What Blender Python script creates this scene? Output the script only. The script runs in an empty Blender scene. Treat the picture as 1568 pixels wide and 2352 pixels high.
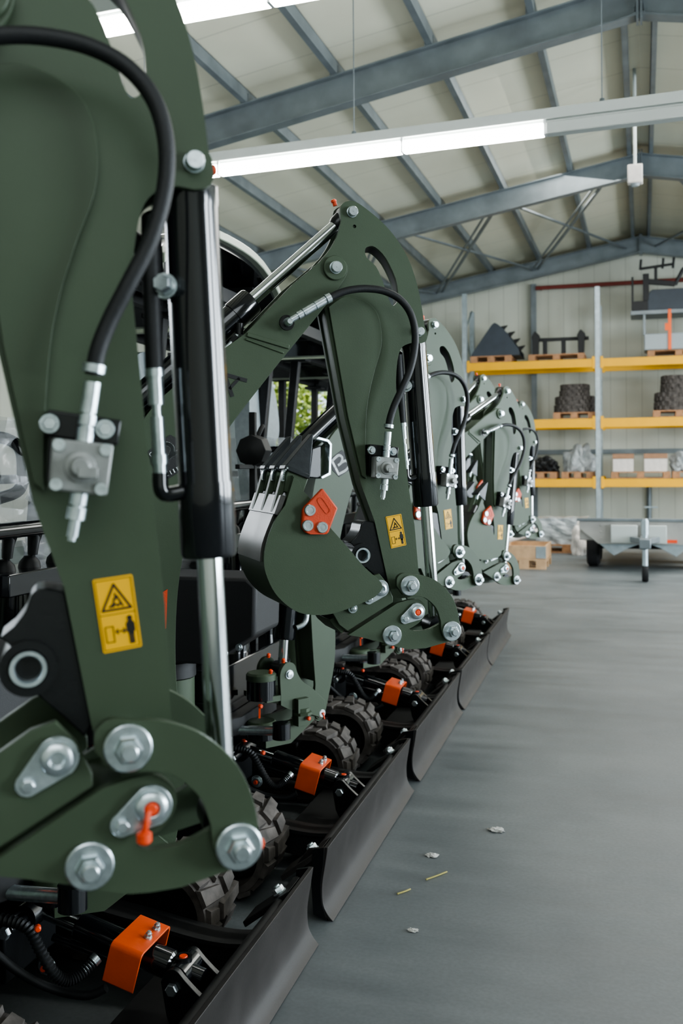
import bpy, bmesh, math, random
from mathutils import Vector, Matrix
from mathutils.geometry import tessellate_polygon
R = math.radians
sc = bpy.context.scene
col = sc.collection
random.seed(7)

# ------------------------------------------------------------------ survey of the photograph
# pinhole solved from the rack, the roof and the blade line: level camera 1.5 m up, 35 mm lens
F, CX, HY, CAMH, YAW, ROLL = 2287.0, 784.0, 1070.3, 1.5, R(15.5), 0.0067
def ray(px, py):
    x, y = (px-CX)/F, -(py-HY)/F
    c, s = math.cos(ROLL), math.sin(ROLL)
    x, y = c*x+s*y, -s*x+c*y
    return Vector((x*math.cos(YAW)-math.sin(YAW), x*math.sin(YAW)+math.cos(YAW), y))
KX = -1.25                                    # line of the swing posts
YC = [0.80, 2.30, 3.82, 5.32, 6.75, 8.15]     # centre of each machine along the row
A2 = R(34)                                    # boom swing of the machine measured
def L(px, py, off=0.0):
    """point of the measured linkage (forward, up) on the plane that lies `off` beside its centre plane"""
    d = ray(px, py); n = Vector((-math.sin(A2), math.cos(A2), 0))
    c = Vector((KX, YC[1], 0)) + n*off; o = Vector((0, 0, CAMH))
    p = o + d*((c-o).dot(n)/d.dot(n)) - Vector((KX, YC[1], 0))
    return (p.x*math.cos(A2)+p.y*math.sin(A2), p.z)
def LL(pts, off=0.0): return [L(a, b, off) for a, b in pts]
BR = R(-1.3)                                  # the hall stands 1.3 degrees off the row
def rayb(px, py):
    return Matrix.Rotation(-BR, 3, 'Z') @ ray(px, py)
def atb(px, py, Yb):
    d = rayb(px, py); p = Vector((0, 0, CAMH)) + d*(Yb/d.y); return p

# ------------------------------------------------------------------ materials
def newmat(name):
    m = bpy.data.materials.new(name); m.use_nodes = True
    nt = m.node_tree; b = nt.nodes['Principled BSDF']
    return m, nt, b
def mat(name, c, rough=.5, metal=0.0, noise=0.0, scale=20.0, bump=0.0, bscale=200.0, spec=.5, coat=0.0, alpha=1, trans=0.0, emit=0.0, rnoise=0.0, c2=None):
    m, nt, b = newmat(name)
    b.inputs['Base Color'].default_value = (*c, 1); b.inputs['Roughness'].default_value = rough
    b.inputs['Metallic'].default_value = metal; b.inputs['Specular IOR Level'].default_value = spec
    b.inputs['Coat Weight'].default_value = coat; b.inputs['Alpha'].default_value = alpha
    b.inputs['Transmission Weight'].default_value = trans
    if emit:
        b.inputs['Emission Color'].default_value = (*c, 1); b.inputs['Emission Strength'].default_value = emit
    tc = nt.nodes.new('ShaderNodeTexCoord')
    if noise or rnoise:
        n = nt.nodes.new('ShaderNodeTexNoise'); n.inputs['Scale'].default_value = scale; n.inputs['Detail'].default_value = 6
        nt.links.new(tc.outputs['Object'], n.inputs['Vector'])
        if noise:
            r = nt.nodes.new('ShaderNodeValToRGB')
            c2 = c2 or tuple(min(1, x*(1+noise)+.01*noise) for x in c)
            c1 = tuple(x*(1-noise) for x in c)
            r.color_ramp.elements[0].color = (*c1, 1); r.color_ramp.elements[1].color = (*c2, 1)
            r.color_ramp.elements[0].position = .3; r.color_ramp.elements[1].position = .7
            nt.links.new(n.outputs['Fac'], r.inputs['Fac']); nt.links.new(r.outputs['Color'], b.inputs['Base Color'])
        if rnoise:
            mp = nt.nodes.new('ShaderNodeMapRange'); mp.inputs['To Min'].default_value = max(.02, rough-rnoise); mp.inputs['To Max'].default_value = min(1, rough+rnoise)
            nt.links.new(n.outputs['Fac'], mp.inputs['Value']); nt.links.new(mp.outputs['Result'], b.inputs['Roughness'])
    if bump:
        n2 = nt.nodes.new('ShaderNodeTexNoise'); n2.inputs['Scale'].default_value = bscale; n2.inputs['Detail'].default_value = 3
        nt.links.new(tc.outputs['Object'], n2.inputs['Vector'])
        bp = nt.nodes.new('ShaderNodeBump'); bp.inputs['Strength'].default_value = bump; bp.inputs['Distance'].default_value = .002
        nt.links.new(n2.outputs['Fac'], bp.inputs['Height']); nt.links.new(bp.outputs['Normal'], b.inputs['Normal'])
    return m
M = dict(
 olive=mat('olive_paint', (.060, .084, .052), .46, noise=.06, scale=6, bump=.10, bscale=350, spec=.32, rnoise=.05),
 black=mat('black_paint', (.008, .009, .010), .28, bump=.12, bscale=160, spec=.5),
 satin=mat('satin_black', (.009, .0095, .010), .55, noise=.2, scale=30),
 panel=mat('dark_grey_panel', (.022, .022, .023), .6, bump=.3, bscale=400),
 tank=mat('black_gloss', (.006, .007, .009), .16, coat=.6),
 chrome=mat('chrome', (.62, .65, .66), .13, metal=1),
 zinc=mat('zinc_plate', (.60, .67, .70), .30, metal=.92, noise=.2, scale=60, bump=.08, bscale=120),
 alu=mat('cast_aluminium', (.27, .28, .27), .5, metal=.35, noise=.1, scale=80, bump=.1),
 blade=mat('bare_blade_steel', (.027, .024, .0225), .50, metal=.25, noise=.25, scale=7, bump=.15, bscale=120, rnoise=.12),
 rawsteel=mat('rolled_steel', (.075, .072, .068), .38, metal=.45, noise=.3, scale=12, rnoise=.1),
 rubber=mat('track_rubber', (.062, .054, .048), .8, noise=.4, scale=18, c2=(.115, .100, .090), bump=.3, bscale=120),
 hose=mat('hose_rubber', (.010, .011, .012), .55, bump=.25, bscale=300),
 orange=mat('orange_paint', (.66, .085, .016), .38, noise=.06, scale=20, bump=.1),
 redor=mat('red_orange_cast', (.58, .066, .020), .45, noise=.08, scale=30, bump=.3, bscale=250),
 cap=mat('orange_plastic', (.80, .085, .025), .4),
 yellow=mat('sticker_yellow', (.86, .47, .010), .42),
 ink=mat('sticker_black', (.012, .012, .010), .5),
 white=mat('sticker_white', (.62, .66, .66), .5),
 grey=mat('grey_plastic', (.30, .34, .35), .55, noise=.08, scale=40),
 rim=mat('pale_roof_rim', (.30, .34, .27), .3),
 film=mat('plastic_film', (.50, .52, .53), .14, noise=.2, scale=9, bump=1.0, bscale=22, alpha=.36),
 galv=mat('galvanised_steel', (.185, .212, .225), .45, metal=.5, noise=.16, scale=3.5),
 galvl=mat('bright_galvanised', (.42, .49, .52), .35, metal=.6, noise=.12, scale=12),
 rack=mat('rack_yellow', (.80, .41, .006), .45, noise=.04, scale=5),
 wood=mat('pallet_wood', (.36, .19, .095), .8, noise=.25, scale=12),
 woodl=mat('new_pallet_wood', (.55, .36, .21), .75, noise=.18, scale=9),
 card=mat('cardboard', (.30, .17, .10), .85, noise=.1, scale=10),
 paper=mat('white_carton', (.62, .58, .54), .7, noise=.08, scale=14),
 red=mat('red_pipe_paint', (.17, .030, .022), .5),
 leaf=mat('leaf_green', (.20, .34, .045), .6, noise=.5, scale=3, c2=(.44, .52, .09)),
 bark=mat('bark', (.09, .06, .04), .9, noise=.3),
 strap=mat('orange_strap', (.85, .14, .03), .6),
 scoop=mat('blue_grey_steel', (.036, .046, .058), .55, noise=.1, scale=6),
 housing=mat('lamp_housing', (.46, .50, .48), .45),
 tube=mat('lamp_tube', (1, 1, .97), .4, emit=14.0),
 deckgrey=mat('trailer_grey', (.36, .355, .33), .5, metal=.2, noise=.1, scale=4),
 tyre=mat('tyre_rubber', (.010, .010, .011), .8),
 film2=mat('crumpled_film', (.42, .45, .46), .2, noise=.3, scale=9, bump=1.0, bscale=16, alpha=.8),
 tooth=mat('forged_tooth', (.030, .034, .037), .36, metal=.35, noise=.2, scale=40, bump=.2, bscale=150),
 grass=mat('outdoor_ground', (.10, .14, .05), .9, noise=.3),
 straw=mat('dry_straw', (.34, .30, .10), .8),
 scrap=mat('scrap_paper', (.5, .5, .48), .7),
)
def floor_mat():
    m, nt, b = newmat('concrete_floor'); N = nt.nodes.new; lk = nt.links.new
    tc = N('ShaderNodeTexCoord')
    n1 = N('ShaderNodeTexNoise'); n1.inputs['Scale'].default_value = .9; n1.inputs['Detail'].default_value = 8; n1.inputs['Roughness'].default_value = .62
    n2 = N('ShaderNodeTexNoise'); n2.inputs['Scale'].default_value = 70; n2.inputs['Detail'].default_value = 4
    mp = N('ShaderNodeMapping'); mp.inputs['Scale'].default_value = (.7, 5, 1); mp.inputs['Rotation'].default_value = (0, 0, .5)
    n3 = N('ShaderNodeTexNoise'); n3.inputs['Scale'].default_value = 1.5; n3.inputs['Detail'].default_value = 7
    lk(tc.outputs['Object'], n1.inputs['Vector']); lk(tc.outputs['Object'], n2.inputs['Vector'])
    lk(tc.outputs['Object'], mp.inputs['Vector']); lk(mp.outputs['Vector'], n3.inputs['Vector'])
    r1 = N('ShaderNodeValToRGB'); e = r1.color_ramp.elements
    e[0].position = .38; e[0].color = (.098, .112, .118, 1); e[1].position = .64; e[1].color = (.172, .188, .194, 1)
    mx = N('ShaderNodeMix'); mx.data_type = 'FLOAT'; mx.inputs[0].default_value = .4
    lk(n1.outputs['Fac'], mx.inputs[2]); lk(n3.outputs['Fac'], mx.inputs[3]); lk(mx.outputs[0], r1.inputs['Fac'])
    m2 = N('ShaderNodeMixRGB'); m2.blend_type = 'MULTIPLY'; m2.inputs['Fac'].default_value = .35
    r2 = N('ShaderNodeValToRGB'); r2.color_ramp.elements[0].position = .3; r2.color_ramp.elements[0].color = (.6, .6, .6, 1); r2.color_ramp.elements[1].position = .65
    lk(n2.outputs['Fac'], r2.inputs['Fac']); lk(r1.outputs['Color'], m2.inputs['Color1']); lk(r2.outputs['Color'], m2.inputs['Color2'])
    lk(m2.outputs['Color'], b.inputs['Base Color'])
    mr = N('ShaderNodeMapRange'); mr.inputs['To Min'].default_value = .34; mr.inputs['To Max'].default_value = .62
    lk(n3.outputs['Fac'], mr.inputs['Value']); lk(mr.outputs['Result'], b.inputs['Roughness'])
    bp = N('ShaderNodeBump'); bp.inputs['Strength'].default_value = .12; bp.inputs['Distance'].default_value = .002
    lk(n2.outputs['Fac'], bp.inputs['Height']); lk(bp.outputs['Normal'], b.inputs['Normal'])
    b.inputs['Specular IOR Level'].default_value = .45
    return m
def sandwich_mat(name, c, axis, pitch, line=.05):
    """insulated sheet panels: pale paint with fine joints every `pitch` metres along `axis`"""
    m, nt, b = newmat(name); N = nt.nodes.new; lk = nt.links.new
    tc = N('ShaderNodeTexCoord'); sp = N('ShaderNodeSeparateXYZ'); lk(tc.outputs['Object'], sp.inputs['Vector'])
    d = N('ShaderNodeMath'); d.operation = 'DIVIDE'; d.inputs[1].default_value = pitch; lk(sp.outputs[axis], d.inputs[0])
    f = N('ShaderNodeMath'); f.operation = 'FRACT'; lk(d.outputs[0], f.inputs[0])
    g = N('ShaderNodeMath'); g.operation = 'LESS_THAN'; g.inputs[1].default_value = line; lk(f.outputs[0], g.inputs[0])
    n = N('ShaderNodeTexNoise'); n.inputs['Scale'].default_value = .8; n.inputs['Detail'].default_value = 5; lk(tc.outputs['Object'], n.inputs['Vector'])
    r = N('ShaderNodeValToRGB'); r.color_ramp.elements[0].position = .3; r.color_ramp.elements[1].position = .7
    r.color_ramp.elements[0].color = (*[x*.88 for x in c], 1); r.color_ramp.elements[1].color = (*c, 1); lk(n.outputs['Fac'], r.inputs['Fac'])
    mx = N('ShaderNodeMixRGB'); mx.inputs['Color2'].default_value = (*[x*.72 for x in c], 1)
    lk(g.outputs[0], mx.inputs['Fac']); lk(r.outputs['Color'], mx.inputs['Color1']); lk(mx.outputs['Color'], b.inputs['Base Color'])
    b.inputs['Roughness'].default_value = .5
    return m
M['floor'] = floor_mat()
M['ceil'] = sandwich_mat('ceiling_panel', (.67, .66, .53), 'Y', 1.0, .02)
M['wall'] = sandwich_mat('wall_panel', (.56, .575, .49), 'X', .33, .05)
M['wally'] = sandwich_mat('side_wall_panel', (.56, .575, .49), 'Y', .33, .05)

# ------------------------------------------------------------------ mesh builder
def frame_from(d):
    d = Vector(d).normalized()
    u = Vector((0, 0, 1)) if abs(d.z) < .9 else Vector((1, 0, 0))
    a = u.cross(d).normalized(); b = d.cross(a); return a, b, d
def spline(pts, n=6, closed=False):
    P = [Vector(p) for p in pts]; out = []; N = len(P)
    rng = range(N if closed else N-1)
    for i in rng:
        if closed: p0, p1, p2, p3 = P[i-1], P[i], P[(i+1) % N], P[(i+2) % N]
        else: p0, p1, p2, p3 = P[max(i-1, 0)], P[i], P[i+1], P[min(i+2, N-1)]
        for k in range(n):
            t = k/n
            out.append(.5*((2*p1)+(p2-p0)*t+(2*p0-5*p1+4*p2-p3)*t*t+(3*p1-p0-3*p2+p3)*t**3))
    if not closed: out.append(P[-1].copy())
    return [tuple(v) for v in out]
class MB:
    def __init__(s): s.v = []; s.f = []
    def add(s, vs, fs):
        o = len(s.v); s.v += [tuple(v) for v in vs]; s.f += [tuple(i+o for i in f) for f in fs]; return s
    def poly(s, pts, y0, y1, holes=()):
        """outline in (x,z) extruded from y0 to y1"""
        loops = [list(pts)]+[list(h) for h in holes]
        flat = [p for l in loops for p in l]
        tris = tessellate_polygon([[Vector((p[0], p[1], 0)) for p in l] for l in loops])
        n = len(flat); vs = [(p[0], y0, p[1]) for p in flat]+[(p[0], y1, p[1]) for p in flat]; fs = []
        for t in tris:
            fs.append(tuple(t)); fs.append(tuple(i+n for i in reversed(t)))
        o = 0
        for l in loops:
            k = len(l)
            for i in range(k):
                a, b = o+i, o+(i+1) % k; fs.append((a, b, b+n, a+n))
            o += k
        return s.add(vs, fs)
    def hexa(s, p):
        return s.add(p, [(0, 3, 2, 1), (4, 5, 6, 7), (0, 1, 5, 4), (1, 2, 6, 5), (2, 3, 7, 6), (3, 0, 4, 7)])
    def box(s, c, d, rot=None):
        x, y, z = d[0]/2, d[1]/2, d[2]/2
        p = [Vector(q) for q in ((-x, -y, -z), (x, -y, -z), (x, y, -z), (-x, y, -z), (-x, -y, z), (x, -y, z), (x, y, z), (-x, y, z))]
        if rot is not None: p = [rot @ q for q in p]
        return s.hexa([q+Vector(c) for q in p])
    def b2(s, x0, x1, y0, y1, z0, z1):
        return s.box(((x0+x1)/2, (y0+y1)/2, (z0+z1)/2), (abs(x1-x0), abs(y1-y0), abs(z1-z0)))
    def bar(s, p0, p1, w, h, up=(0, 0, 1)):
        p0, p1 = Vector(p0), Vector(p1); d = (p1-p0).normalized(); up = Vector(up)
        a = d.cross(up)
        if a.length < 1e-4: a = d.cross(Vector((1, 0, 0)))
        a.normalize(); b = a.cross(d)
        return s.hexa([p0-a*w/2-b*h/2, p0+a*w/2-b*h/2, p1+a*w/2-b*h/2, p1-a*w/2-b*h/2, p0-a*w/2+b*h/2, p0+a*w/2+b*h/2, p1+a*w/2+b*h/2, p1-a*w/2+b*h/2])
    def lathe(s, o, d, prof, n=20, caps=True):
        a, b, d = frame_from(d); o = Vector(o); vs = []; fs = []
        for t, r in prof:
            for k in range(n):
                w = 2*math.pi*k/n; vs.append(o+d*t+(a*math.cos(w)+b*math.sin(w))*r)
        m = len(prof)
        for i in range(m-1):
            for k in range(n):
                k2 = (k+1) % n; fs.append((i*n+k, i*n+k2, (i+1)*n+k2, (i+1)*n+k))
        if caps: fs.append(tuple(reversed(range(n)))); fs.append(tuple((m-1)*n+k for k in range(n)))
        return s.add(vs, fs)
    def cyl(s, p0, p1, r, n=20, r1=None):
        p0, p1 = Vector(p0), Vector(p1)
        return s.lathe(p0, p1-p0, [(0, r), ((p1-p0).length, r if r1 is None else r1)], n)
    def tube(s, pts, r, n=10, rfun=None):
        P = [Vector(p) for p in pts]; vs = []; fs = []; a = None
        for i, p in enumerate(P):
            d = (P[min(i+1, len(P)-1)]-P[max(i-1, 0)]).normalized()
            if a is None: a, b, _ = frame_from(d)
            else:
                a = (a-d*a.dot(d)).normalized(); b = d.cross(a)
            rr = rfun(i) if rfun else r
            for k in range(n):
                w = 2*math.pi*k/n; vs.append(p+(a*math.cos(w)+b*math.sin(w))*rr)
        for i in range(len(P)-1):
            for k in range(n):
                k2 = (k+1) % n; fs.append((i*n+k, i*n+k2, (i+1)*n+k2, (i+1)*n+k))
        fs.append(tuple(reversed(range(n)))); fs.append(tuple((len(P)-1)*n+k for k in range(n)))
        return s.add(vs, fs)
    def ribbon(s, pts, w, y0, y1, closed=False):
        """flat stroke in (x,z)"""
        P = [Vector(p) for p in pts]; k = len(P)
        for i in range(k if closed else k-1):
            p, q = P[i], P[(i+1) % k]; d = (q-p)
            if d.length < 1e-6: continue
            d = d.normalized(); nn = Vector((-d.y, d.x))*w/2; e = d*w*.35
            s.poly([p-e+nn, p-e-nn, q+e-nn, q+e+nn], y0, y1)
        return s
    def build(s, name, m, parent=None, bevel=0.0, smooth=True, seg=2):
        me = bpy.data.meshes.new(name); me.from_pydata(s.v, [], s.f)
        bm = bmesh.new(); bm.from_mesh(me); bmesh.ops.remove_doubles(bm, verts=bm.verts, dist=1e-6)
        bmesh.ops.recalc_face_normals(bm, faces=bm.faces); bm.to_mesh(me); bm.free()
        me.materials.append(m)
        if smooth and len(me.polygons):
            me.polygons.foreach_set('use_smooth', [True]*len(me.polygons)); me.set_sharp_from_angle(angle=R(38))
        o = bpy.data.objects.new(name, me); col.objects.link(o)
        if parent: o.parent = parent
        if bevel:
            b = o.modifiers.new('edge', 'BEVEL'); b.width = bevel; b.segments = seg; b.limit_method = 'ANGLE'; b.angle_limit = R(40); b.harden_normals = False
        return o
def tag(o, label=None, cat=None, group=None, kind=None):
    if label: o['label'] = label
    if cat: o['category'] = cat
    if group: o['group'] = group
    if kind: o['kind'] = kind
    return o
def thing(name, label, cat, loc=(0, 0, 0), rz=0.0, group=None):
    o = bpy.data.objects.new(name, None); col.objects.link(o); o.location = loc; o.rotation_euler = (0, 0, rz)
    o.empty_display_size = .1
    return tag(o, label, cat, group)
def copy_tree(o, parent=None):
    c = o.copy(); col.objects.link(c)
    if parent: c.parent = parent
    for ch in [x for x in col.objects if x.parent == o]: copy_tree(ch, c)
    return c

# ------------------------------------------------------------------ linkage points of the machine
TOP, PIV, LUG = L(808, 487, -.045), L(768, 616, -.064), L(962, 762, -.045)
BOT, L1, L2P = L(937, 1344, -.1), L(901, 1460, -.1), L(1033, 1448, -.1)
FOOT = (.109, .507)
def p3(q, y=0.0): return (q[0], y, q[1])
SETS = {}                                    # part -> which joint carries it
def part(mb, name, m, root, joint, **k):
    o = mb.build(name, m, root, **k); SETS[o.name] = joint; return o

def hexhead(mb, o, d, r, h, washer=None, stud=0.0):
    o = Vector(o); d = Vector(d).normalized(); t = 0
    if washer:
        mb.lathe(o, d, [(0, washer), (.004, washer), (.0055, washer*.93)], 24); t = .005
    mb.lathe(o+d*t, d, [(0, r), (h*.8, r), (h, r*.86)], 6)
    if stud: mb.lathe(o+d*(t+h), d, [(0, r*.62), (stud*.8, r*.62), (stud, r*.5)], 14)
    return mb
NEAR = (0, -1, 0); FAR = (0, 1, 0)

def make_machine():
    root = thing('mini_excavator', '', 'excavator')
    # ---------------- arm (stick): two cheek plates round a box
    out = (LL(spline([(783, 508), (781, 488), (782, 474), (790, 465), (800, 462), (813, 462), (836, 476), (878, 511), (912, 551), (939, 598), (957, 651), (968, 704), (975, 750)], 4), -.044)
           + LL(spline([(978, 756), (981, 774), (976, 785), (963, 789)], 3), -.044)
           + LL(spline([(948, 787), (934, 791), (922, 799), (914, 820), (910, 855), (909, 892)], 3), -.044)
           + LL([(920, 976), (938, 1117), (952, 1209), (962, 1325)], -.044)
           + LL(spline([(962, 1345), (955, 1362), (938, 1372), (918, 1374)], 3), -.044)
           + LL([(902, 1373), (890, 1333), (860, 1197), (829, 1113), (791, 960), (744, 704)], -.044)
           + LL(spline([(725, 650), (722, 622), (736, 598), (752, 580), (768, 555), (778, 530)], 4), -.044))
    slot = LL(spline([(838, 574), (846, 566), (862, 568), (886, 593), (908, 639), (914, 673), (913, 692), (902, 702), (893, 688), (879, 647), (863, 612), (842, 592)], 3, True), -.044)
    hole = [(L(814, 520, -.044)[0]+.005*math.cos(w*math.pi/5), L(814, 520, -.044)[1]+.005*math.sin(w*math.pi/5)) for w in range(10)]
    mb = MB(); mb.poly(out, -.044, -.032, [slot, hole]); mb.poly(out, .018, .030, [[(x+.014, z-.003) for x, z in slot], hole])
    body = LL([(830, 590), (862, 612), (893, 690), (905, 702), (912, 720), (904, 800), (904, 892), (914, 976), (932, 1117), (946, 1209), (956, 1330), (905, 1360), (893, 1333), (863, 1197), (832, 1113), (794, 960), (748, 704), (742, 640), (770, 600)], -.044)
    mb.poly(body, -.032, .018)
    arm = part(mb, 'arm', M['olive'], root, 'arm', bevel=.0018)
    mb = MB(); n = len(slot); vs = [(p[0], -.0325, p[1]) for p in slot]+[(p[0]+.014, .0185, p[1]-.003) for p in slot]
    mb.add(vs, [(i, (i+1) % n, n+(i+1) % n, n+i) for i in range(n)]); mb.build('slot_liner', M['satin'], arm)  # slot walls coloured black to stand for the shade inside
    # raised pressing on the near cheek
    ob = LL(spline([(752, 706), (790, 682), (830, 690), (860, 715), (872, 755), (872, 800), (858, 850), (845, 905), (838, 960), (836, 1040), (838, 1100)], 4) + [(828, 1092), (796, 958)], -.044)
    mb = MB(); mb.poly(ob, -.055, -.040)
    o = mb.build('pressed_panel', M['olive'], arm, bevel=.0135, seg=5)
    # pins on the arm
    def pinhead(q, y, r, j, name='pivot_pin', boss=None):
        mb = MB()
        if boss:
            mc = MB(); mc.lathe(p3(q, y), NEAR, [(0, boss), (.006, boss), (.008, boss*.95)], 32); part(mc, 'pivot_boss', M['olive'], root, j)
        t = .008 if boss else 0
        mb.lathe((q[0], y-t, q[1]), NEAR, [(0, r*1.1), (.003, r*1.1), (.003, r), (.014, r), (.016, r*.88)], 24)
        mb.lathe((q[0], y-t-.016, q[1]), NEAR, [(0, r*.16), (.001, r*.16)], 10)
        return part(mb, name, M['zinc'], root, j)
    pinhead(TOP, -.044, .0138, 'arm'); pinhead(LUG, -.044, .0118, 'arm')
    # thumb bracket with its ring
    tb = LL([(847, 1197), (862, 1200), (892, 1331), (886, 1345), (866, 1325), (838, 1300)] + spline([(822, 1292), (814, 1276), (817, 1258), (806, 1247)], 3) + spline([(818, 1236), (828, 1220), (832, 1205), (838, 1198)], 3), -.05)
    mb = MB(); mb.poly(tb, -.040, .040)
    o = part(mb, 'thumb_bracket', M['black'], root, 'arm', bevel=.004)
    q = L(834, 1276, -.055); mb = MB(); mb.lathe(p3(q, -.050), FAR, [(0, .023), (.0, .033), (.10, .033), (.10, .023)], 28, caps=False)
    mb.build('ring_collar', M['black'], o)
    mb = MB(); mb.lathe(p3(q, -.054), FAR, [(.002, .015), (0, .0165), (0, .021), (.01, .022), (.08, .022), (.08, .015), (.002, .015)], 28, caps=False)
    mb.build('steel_bush', M['zinc'], o)
    # warning sticker
    s = LL([(885, 1187), (921, 1180), (933, 1252), (898, 1260)], -.045)
    def uv(u, v, y=-.0622):
        a = [s[0][i]*(1-u)+s[1][i]*u for i in (0, 1)]; b = [s[3][i]*(1-u)+s[2][i]*u for i in (0, 1)]
        return (a[0]*(1-v)+b[0]*v, a[1]*(1-v)+b[1]*v)
    mb = MB(); mb.poly([uv(.03, 0), uv(.97, 0), uv(1, .02), uv(1, .98), uv(.97, 1), uv(.03, 1), uv(0, .98), uv(0, .02)], -.0452, -.043)
    st = part(mb, 'warning_sticker', M['yellow'], root, 'arm')
    mb = MB(); Y0, Y1 = -.0458, -.0451
    def stroke(pts, w, closed=False): mb.ribbon([uv(*p) for p in pts], w, Y0, Y1, closed)
    stroke([(.05, .03), (.95, .03), (.95, .97), (.05, .97)], .0007, True); stroke([(.05, .5), (.95, .5)], .0007)
    stroke([(.5, .10), (.86, .44), (.14, .44)], .0026, True)
    stroke([(.42, .40), (.46, .30), (.54, .26), (.60, .33), (.66, .40)], .0022); stroke([(.34, .40), (.44, .36), (.54, .39), (.62, .36)], .0024); stroke([(.50, .22), (.50, .30)], .0018)
    stroke([(.14, .66), (.34, .66), (.34, .87), (.14, .87)], .0010, True)
    stroke([(.40, .74), (.64, .74)], .0014); stroke([(.45, .71), (.40, .74), (.45, .77)], .0014); stroke([(.59, .71), (.64, .74), (.59, .77)], .0014)
    stroke([(.78, .64), (.78, .78)], .0068); stroke([(.745, .78), (.745, .92)], .0028); stroke([(.815, .78), (.815, .92)], .0028)
    stroke([(.69, .65), (.69, .76)], .002); stroke([(.87, .65), (.87, .76)], .002)
    c = uv(.78, .58); mb.poly([(c[0]+.0032*math.cos(w*.5236), c[1]+.0032*math.sin(w*.5236)) for w in range(12)], Y0, Y1)
    mb.build('warning_pictogram', M['ink'], st, smooth=False)
    # check valve block with bracket, screws and plug
    mb = MB(); q0, q1 = L(845, 1033, -.07), L(910, 1040, -.07)
    mb.bar(p3(q0, -.064), p3(q1, -.064), .040, .030)
    mb.poly(LL([(846, 1024), (862, 1024), (862, 1095), (846, 1090)], -.065), -.074, -.044)
    vb = part(mb, 'valve_block', M['black'], root, 'arm', bevel=.002); vb['label'] = 'square grey cast valve block on a black bracket'
    v = LL([(859.5, 1048), (913.5, 1052), (909.5, 1102), (858, 1098)], -.1)
    mb = MB(); mb.poly(v, -.112, -.075)
    cv = ((v[0][0]+v[2][0])/2, (v[0][1]+v[2][1])/2)
    mb.build('valve_body', M['alu'], vb, bevel=.003)
    mb = MB(); mb.lathe(p3(cv, -.111), NEAR, [(0, .018), (.003, .018), (.004, .013), (.005, .011), (.018, .011), (.020, .009)], 24)
    mb.box((cv[0]+.008, -.124, cv[1]-.006), (.022, .016, .012))
    mb.build('valve_cap', M['alu'], vb, bevel=.001)
    for k in range(4):
        a = v[k]; pt = (a[0]+(cv[0]-a[0])*.24, a[1]+(cv[1]-a[1])*.24)
        mb = MB(); mb.lathe(p3(pt, -.112), NEAR, [(0, .0068), (.003, .0068), (.003, .0032), (.0012, .0030)], 14); mb.build('socket_screw', M['zinc'], vb)
    for a in ((853, 1034), (902, 1037)):
        mb = MB(); hexhead(mb, p3(L(*a, -.088), -.085), NEAR, .0085, .009, washer=.0115); mb.build('bracket_bolt', M['zinc'], vb)
    def along(pts, rs, y, mbx=None, n=14):
        """stepped fitting: list of px points with the radius that starts there"""
        mbx = mbx or MB(); P = [Vector(p3(L(a, b, y), y)) for a, b in pts]; o = P[0]; d = P[-1]-P[0]; tot = d.length; prof = []
        for i, p in enumerate(P[:-1]):
            t0 = (p-o).dot(d)/tot; t1 = (P[i+1]-o).dot(d)/tot; prof += [(t0, rs[i]), (t1, rs[i])]
        return mbx.lathe(o, d, prof, n)
    mb = along([(884, 1100), (882, 1112), (882, 1114), (881, 1126), (880, 1128), (879, 1143)], [.010, .006, .011, .006, .0065], -.094); along([(879.5, 1138), (878.5, 1147)], [.0045], -.094, mb)
    mb.build('test_plug', M['zinc'], vb)
    # long looping hose from boom to valve
    hp = [(757, 684, -.108), (778, 674, -.110), (805, 666, -.112), (840, 663, -.112), (880, 668, -.112), (915, 685, -.112), (940, 715, -.112), (952, 755, -.112), (952, 800, -.11), (941, 850, -.108), (922, 895, -.105), (906, 930, -.1), (896, 960, -.098), (892, 985, -.096)]
    mb = MB(); mb.tube(spline([p3(L(a, b, y), y) for a, b, y in hp], 6), .0100, 14)
    hs = part(mb, 'hydraulic_hose', M['hose'], root, 'hose')
    along([(893, 975), (892, 983)], [.0135], -.097).build('hose_clamp', M['zinc'], hs); along([(758, 683), (748, 688)], [.0135], -.108).build('hose_clamp', M['zinc'], hs)
    mb = along([(891, 992), (888.5, 1022), (888, 1024), (887, 1034), (886.5, 1036), (886, 1050)], [.0098, .007, .0105, .007, .010], -.094); mb.build('hose_fitting', M['zinc'], hs)
    mb = along([(747, 689), (724, 703), (722, 704), (696, 718), (694, 719), (683, 725), (681, 726), (668, 735)], [.0118, .009, .0115, .0075, .011, .008, .0085], -.105)
    q = L(661, 740, -.09); mb.lathe(p3(q, -.086), NEAR, [(0, .012), (.012, .012), (.018, .010), (.026, .007)], 14); mb.build('elbow_fitting', M['zinc'], hs)
    mb = MB(); mb.lathe(p3(L(659, 741, -.086), -.083), NEAR, [(0, .021), (.004, .020)], 20); mb.build('port_grommet', M['black'], hs)
    # ---------------- boom
    bo = (LL(spline([(745, 592), (758, 590), (780, 592), (795, 604), (798, 622), (790, 642), (772, 668)], 3), -.063) + LL([(744, 706), (725, 730), (676, 790), (640, 834)], -.063)
          + spline([L(600, 885, -.063), L(519, 992, -.063), (.238, 1.50), (.195, 1.37), (.163, 1.22), (.152, 1.08), (.154, .94), (.170, .80), (.172, .70), (.158, .60), (.146, .53)], 4)
          + spline([(.136, .486), (.110, .472), (.086, .484), (.080, .51)], 3)
          + spline([(.082, .62), (.060, .75), (.038, .90), (.014, 1.08), (.004, 1.26), (.012, 1.42), (.045, 1.56), (.10, 1.655), (.19, 1.735), L(510, 804, -.063)], 4)
          + LL([(564, 765), (671, 654)], -.063))
    hole2 = []
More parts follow.
